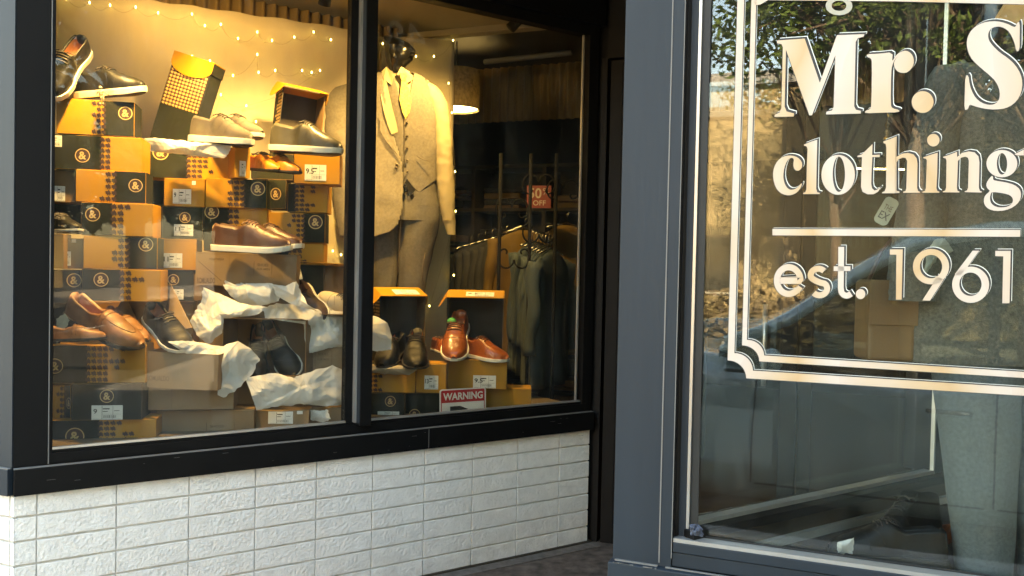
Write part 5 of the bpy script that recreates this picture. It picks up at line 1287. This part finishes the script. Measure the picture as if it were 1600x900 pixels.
for s in (1.32, 4.62):
    for w in (.02, -Wd+.20):
        mb = MB(); n = 32; R_ = []
        for y, r in ((-.22, .25), (-.22, .345), (-.19, .36), (-.03, .36), (0, .345), (0, .25)): R_.append([Vector((s+r*math.cos(2*math.pi*k/n), w+y, .36+r*math.sin(2*math.pi*k/n))) for k in range(n)])
        mb.loft(R_, 'tyre', cap=False); wh = mb.build('wheel', car)
        mb = MB(); mb.tube([(s, w-.2, .36), (s, w-.02, .36)], .248, 'car_trim', 28)
        for k in range(5): a = 2*math.pi*k/5; mb.tube([(s, w-.012, .36), (s+.23*math.cos(a), w-.014, .36+.23*math.sin(a))], [.05, .03], 'rim', 8)
        mb.build('rim', wh)
for s in (2.55, 3.55):
    for w in (-.45, -Wd+.45):
        mb = MB(); mb.box(s+.25, s+.42, w-.24, w+.24, .98, 1.42, 'seat_tan'); mb.box(s+.30, s+.40, w-.13, w+.13, 1.44, 1.62, 'seat_tan'); mb.box(s-.2, s+.25, w-.24, w+.24, .98, 1.02, 'seat_tan'); mb.build('seat', car, bevel=.03, seg=3)
for w in (-.22, -Wd+.22):
    mb = MB(); mb.ball((.70, w, .74), .11, 'car_light', 14, (.5, 1.2, .7)); mb.build('headlight', car)
mb = MB(); mb.ball((2.28, .11, 1.08), .10, 'car_paint', 14, (.7, 1.0, .75)); mb.tube([(2.28, -.05, 1.02), (2.28, .06, 1.06)], .025, 'car_trim'); mb.build('wing_mirror', car)
# ---- building across the street
bd = thing('tan_building', 'long tan brick building across the street with dark windows', 'building', TB(0, -20, 0))
mb = MB(); mb.box(-14, 3.4, -8, 0, 0, 6.2, 'olive_siding'); mb.box(3.4, 5.3, -7, .35, 0, 7.0, 'tan_brick'); mb.box(5.3, 40, -8, 0, 0, 5.6, 'olive_siding')
for z in range(1, 27): mb.box(5.31, 40, .0, .015, z*.2, z*.2+.02, 'brown_ink')
mb.build('wall', bd)
mb = MB(); mb.box(-14.2, 3.39, -8.2, .2, 6.2, 6.5, 'roof_grey'); mb.box(3.2, 5.5, -7.2, .5, 7.0, 7.25, 'roof_grey'); mb.box(5.51, 40.2, -8.2, .15, 5.6, 5.85, 'roof_grey'); mb.build('roof', bd)
for i in range(12):
    s = 6.3+i*2.7 if i < 9 else -12+(i-9)*5
    f = MB(); f.box(s-.06, s+1.86, -.01, .04, .86, 2.6, 'white_paint' if i % 3 == 0 else 'brown_ink'); f.box(s-.1, s+1.9, .0, .12, .8, .86, 'concrete'); w_ = f.build('window', bd)
    f = MB(); f.box(s, s+1.8, .04, .05, .92, 2.54, 'win_dark'); f.build('pane', w_)
for i in range(7):
    s = 6.5+i*4.2; f = MB(); f.box(s-.05, s+1.45, -.01, .04, 3.4, 4.7, 'brown_ink'); w_ = f.build('window', bd); f = MB(); f.box(s, s+1.4, .04, .05, 3.45, 4.65, 'win_dark'); f.build('pane', w_)
q = mirB(1300, 233, 19.9); qs = (MBi @ q)
mb = MB(); text(mb, 'Standard', qs.x-.9, 0, 2.0, .36, 'ink', y=0, mirror=True)
for i, p in enumerate(mb.v): mb.v[i] = Vector((p.x, .06, p.z+qs.z-.2))
mb.build('lettering', bd)
aw = MB()
aw.add([(8, 0, 3.2), (13.5, 0, 3.2), (13.5, 1.1, 2.75), (8, 1.1, 2.75)], [(0, 1, 2, 3)], 'car_trim'); aw.build('awning', bd, solid=.05)
# ---- leafy trees
def leaves(mb, c, rx, rz, n, size, mt, rnd):
    for _ in range(n):
        while True:
            v = Vector((rnd.uniform(-1, 1), rnd.uniform(-1, 1), rnd.uniform(-1, 1)))
            if .15 < v.length < 1: break
        p = Vector(c)+Vector((v.x*rx, v.y*rx, v.z*rz)); a = Vector((rnd.gauss(0, 1), rnd.gauss(0, 1), rnd.gauss(0, .6))).normalized(); b = a.cross(Vector((rnd.gauss(0, 1), rnd.gauss(0, 1), 1))).normalized(); s = size*rnd.uniform(.6, 1.3)
        mb.add([p-a*s, p+b*s*.42, p+a*s, p-b*s*.42], [(0, 1, 2, 3)], mt)
def tree(s, w, H, R0, label, seed, clumps=46, n=110, mt='leaf', size=.13, spread=1.0, low=.45):
    rnd = random.Random(seed); root = thing('street_tree', label, 'tree', TB(s, w, 0), 'trees along the far side of the street')
    tk = MB(); tk.tube([(0, 0, -.3), (.04, .02, H*.2), (-.06, .05, H*.4), (.05, 0, H*.62)], [R0, R0*.8, R0*.6, R0*.35], 'bark', 10); lf = MB()
    for i in range(clumps):
        a = rnd.uniform(0, 2*math.pi); q = rnd.uniform(low, 1.0); r = H*.42*spread*math.sqrt(max(.05, 1-((q-.62)/.42)**2))*rnd.uniform(.35, 1.05)
        e = Vector((r*math.cos(a), r*math.sin(a), H*q)); b0 = Vector((0, 0, H*rnd.uniform(.3, .6))); m_ = b0.lerp(e, .55)+Vector((rnd.uniform(-.2, .2), rnd.uniform(-.2, .2), .15*H*.2))
        tk.tube([b0, m_, e], [R0*.28, R0*.14, .012], 'bark', 5)
        rr = rnd.uniform(.35, .8)*H/8
        leaves(lf, e, rr*1.15, rr*.75, n, size, mt, rnd)
    tk.build('trunk', root); lf.build('crown', root); return root
def trA(px, D):
    q = MBi @ mirB(px, 200, D); return q.x, q.y
s, w = trA(1430, 13.5); tree(s, w, 10.5, .20, 'large leafy street tree across from the lettered window', 3, clumps=120, n=210, size=.085, low=.46, spread=.75)
s, w = trA(1640, 13.0); tree(s, w, 10.5, .22, 'broad dense street tree right of the large leafy one', 5, clumps=110, n=210, size=.085, low=.42)
s, w = trA(1310, 15.0); tree(s, w, 8.2, .13, 'slim loose crowned tree left of the large leafy one', 8, clumps=34, n=70, size=.08, low=.62, spread=.55)
s, w = trA(1850, 15); tree(s, w, 10, .22, 'tall tree far right across the street', 9, clumps=50, n=120)
# dry golden shrubs
for i, (px, D, hh) in enumerate(((1110, 13.4, 1.0), (1165, 13.8, 1.2), (1230, 13.2, .95), (1290, 14.2, 1.1))):
    s, w = trA(px, D); rnd = random.Random(i+20)
    root = thing('dry_shrub', ['golden dry shrub nearest the left end of the far verge', 'taller golden shrub, second along the far verge', 'low golden shrub, third along the far verge', 'golden shrub beside the slim tree trunk'][i], 'shrub', TB(s, w, 0), 'dry shrubs across the street')
    lf = MB(); leaves(lf, (0, 0, hh*.5), 1.0, hh*.5, 520, .12, 'leaf_gold', rnd); lf.build('foliage', root)
    st_ = MB(); 
    for k in range(7): a = k*.9; st_.tube([(0, 0, 0), (.5*math.cos(a), .5*math.sin(a), hh*.8)], .02, 'bark', 5)
    st_.build('stem', root)

for s_, w_, h_, sd, lb in ((9.5, -3.6, 7.0, 31, 'added kerbside tree nearest the shop, screening sky from the left window'), (14.5, -3.3, 8.0, 33, 'second added screening tree along the shop pavement'), (20.5, -4.0, 9.0, 35, 'third added screening tree farther along the shop pavement'), (27, -5.5, 10, 37, 'farthest added screening tree along the shop pavement')):
    t_ = tree(s_, w_, h_, .18, lb, sd, clumps=80, n=110, low=.28, spread=1.0, size=.16); t_['group'] = 'added kerbside trees screening sky from the left window'  # trees added out of view to keep sky out of window A's reflection
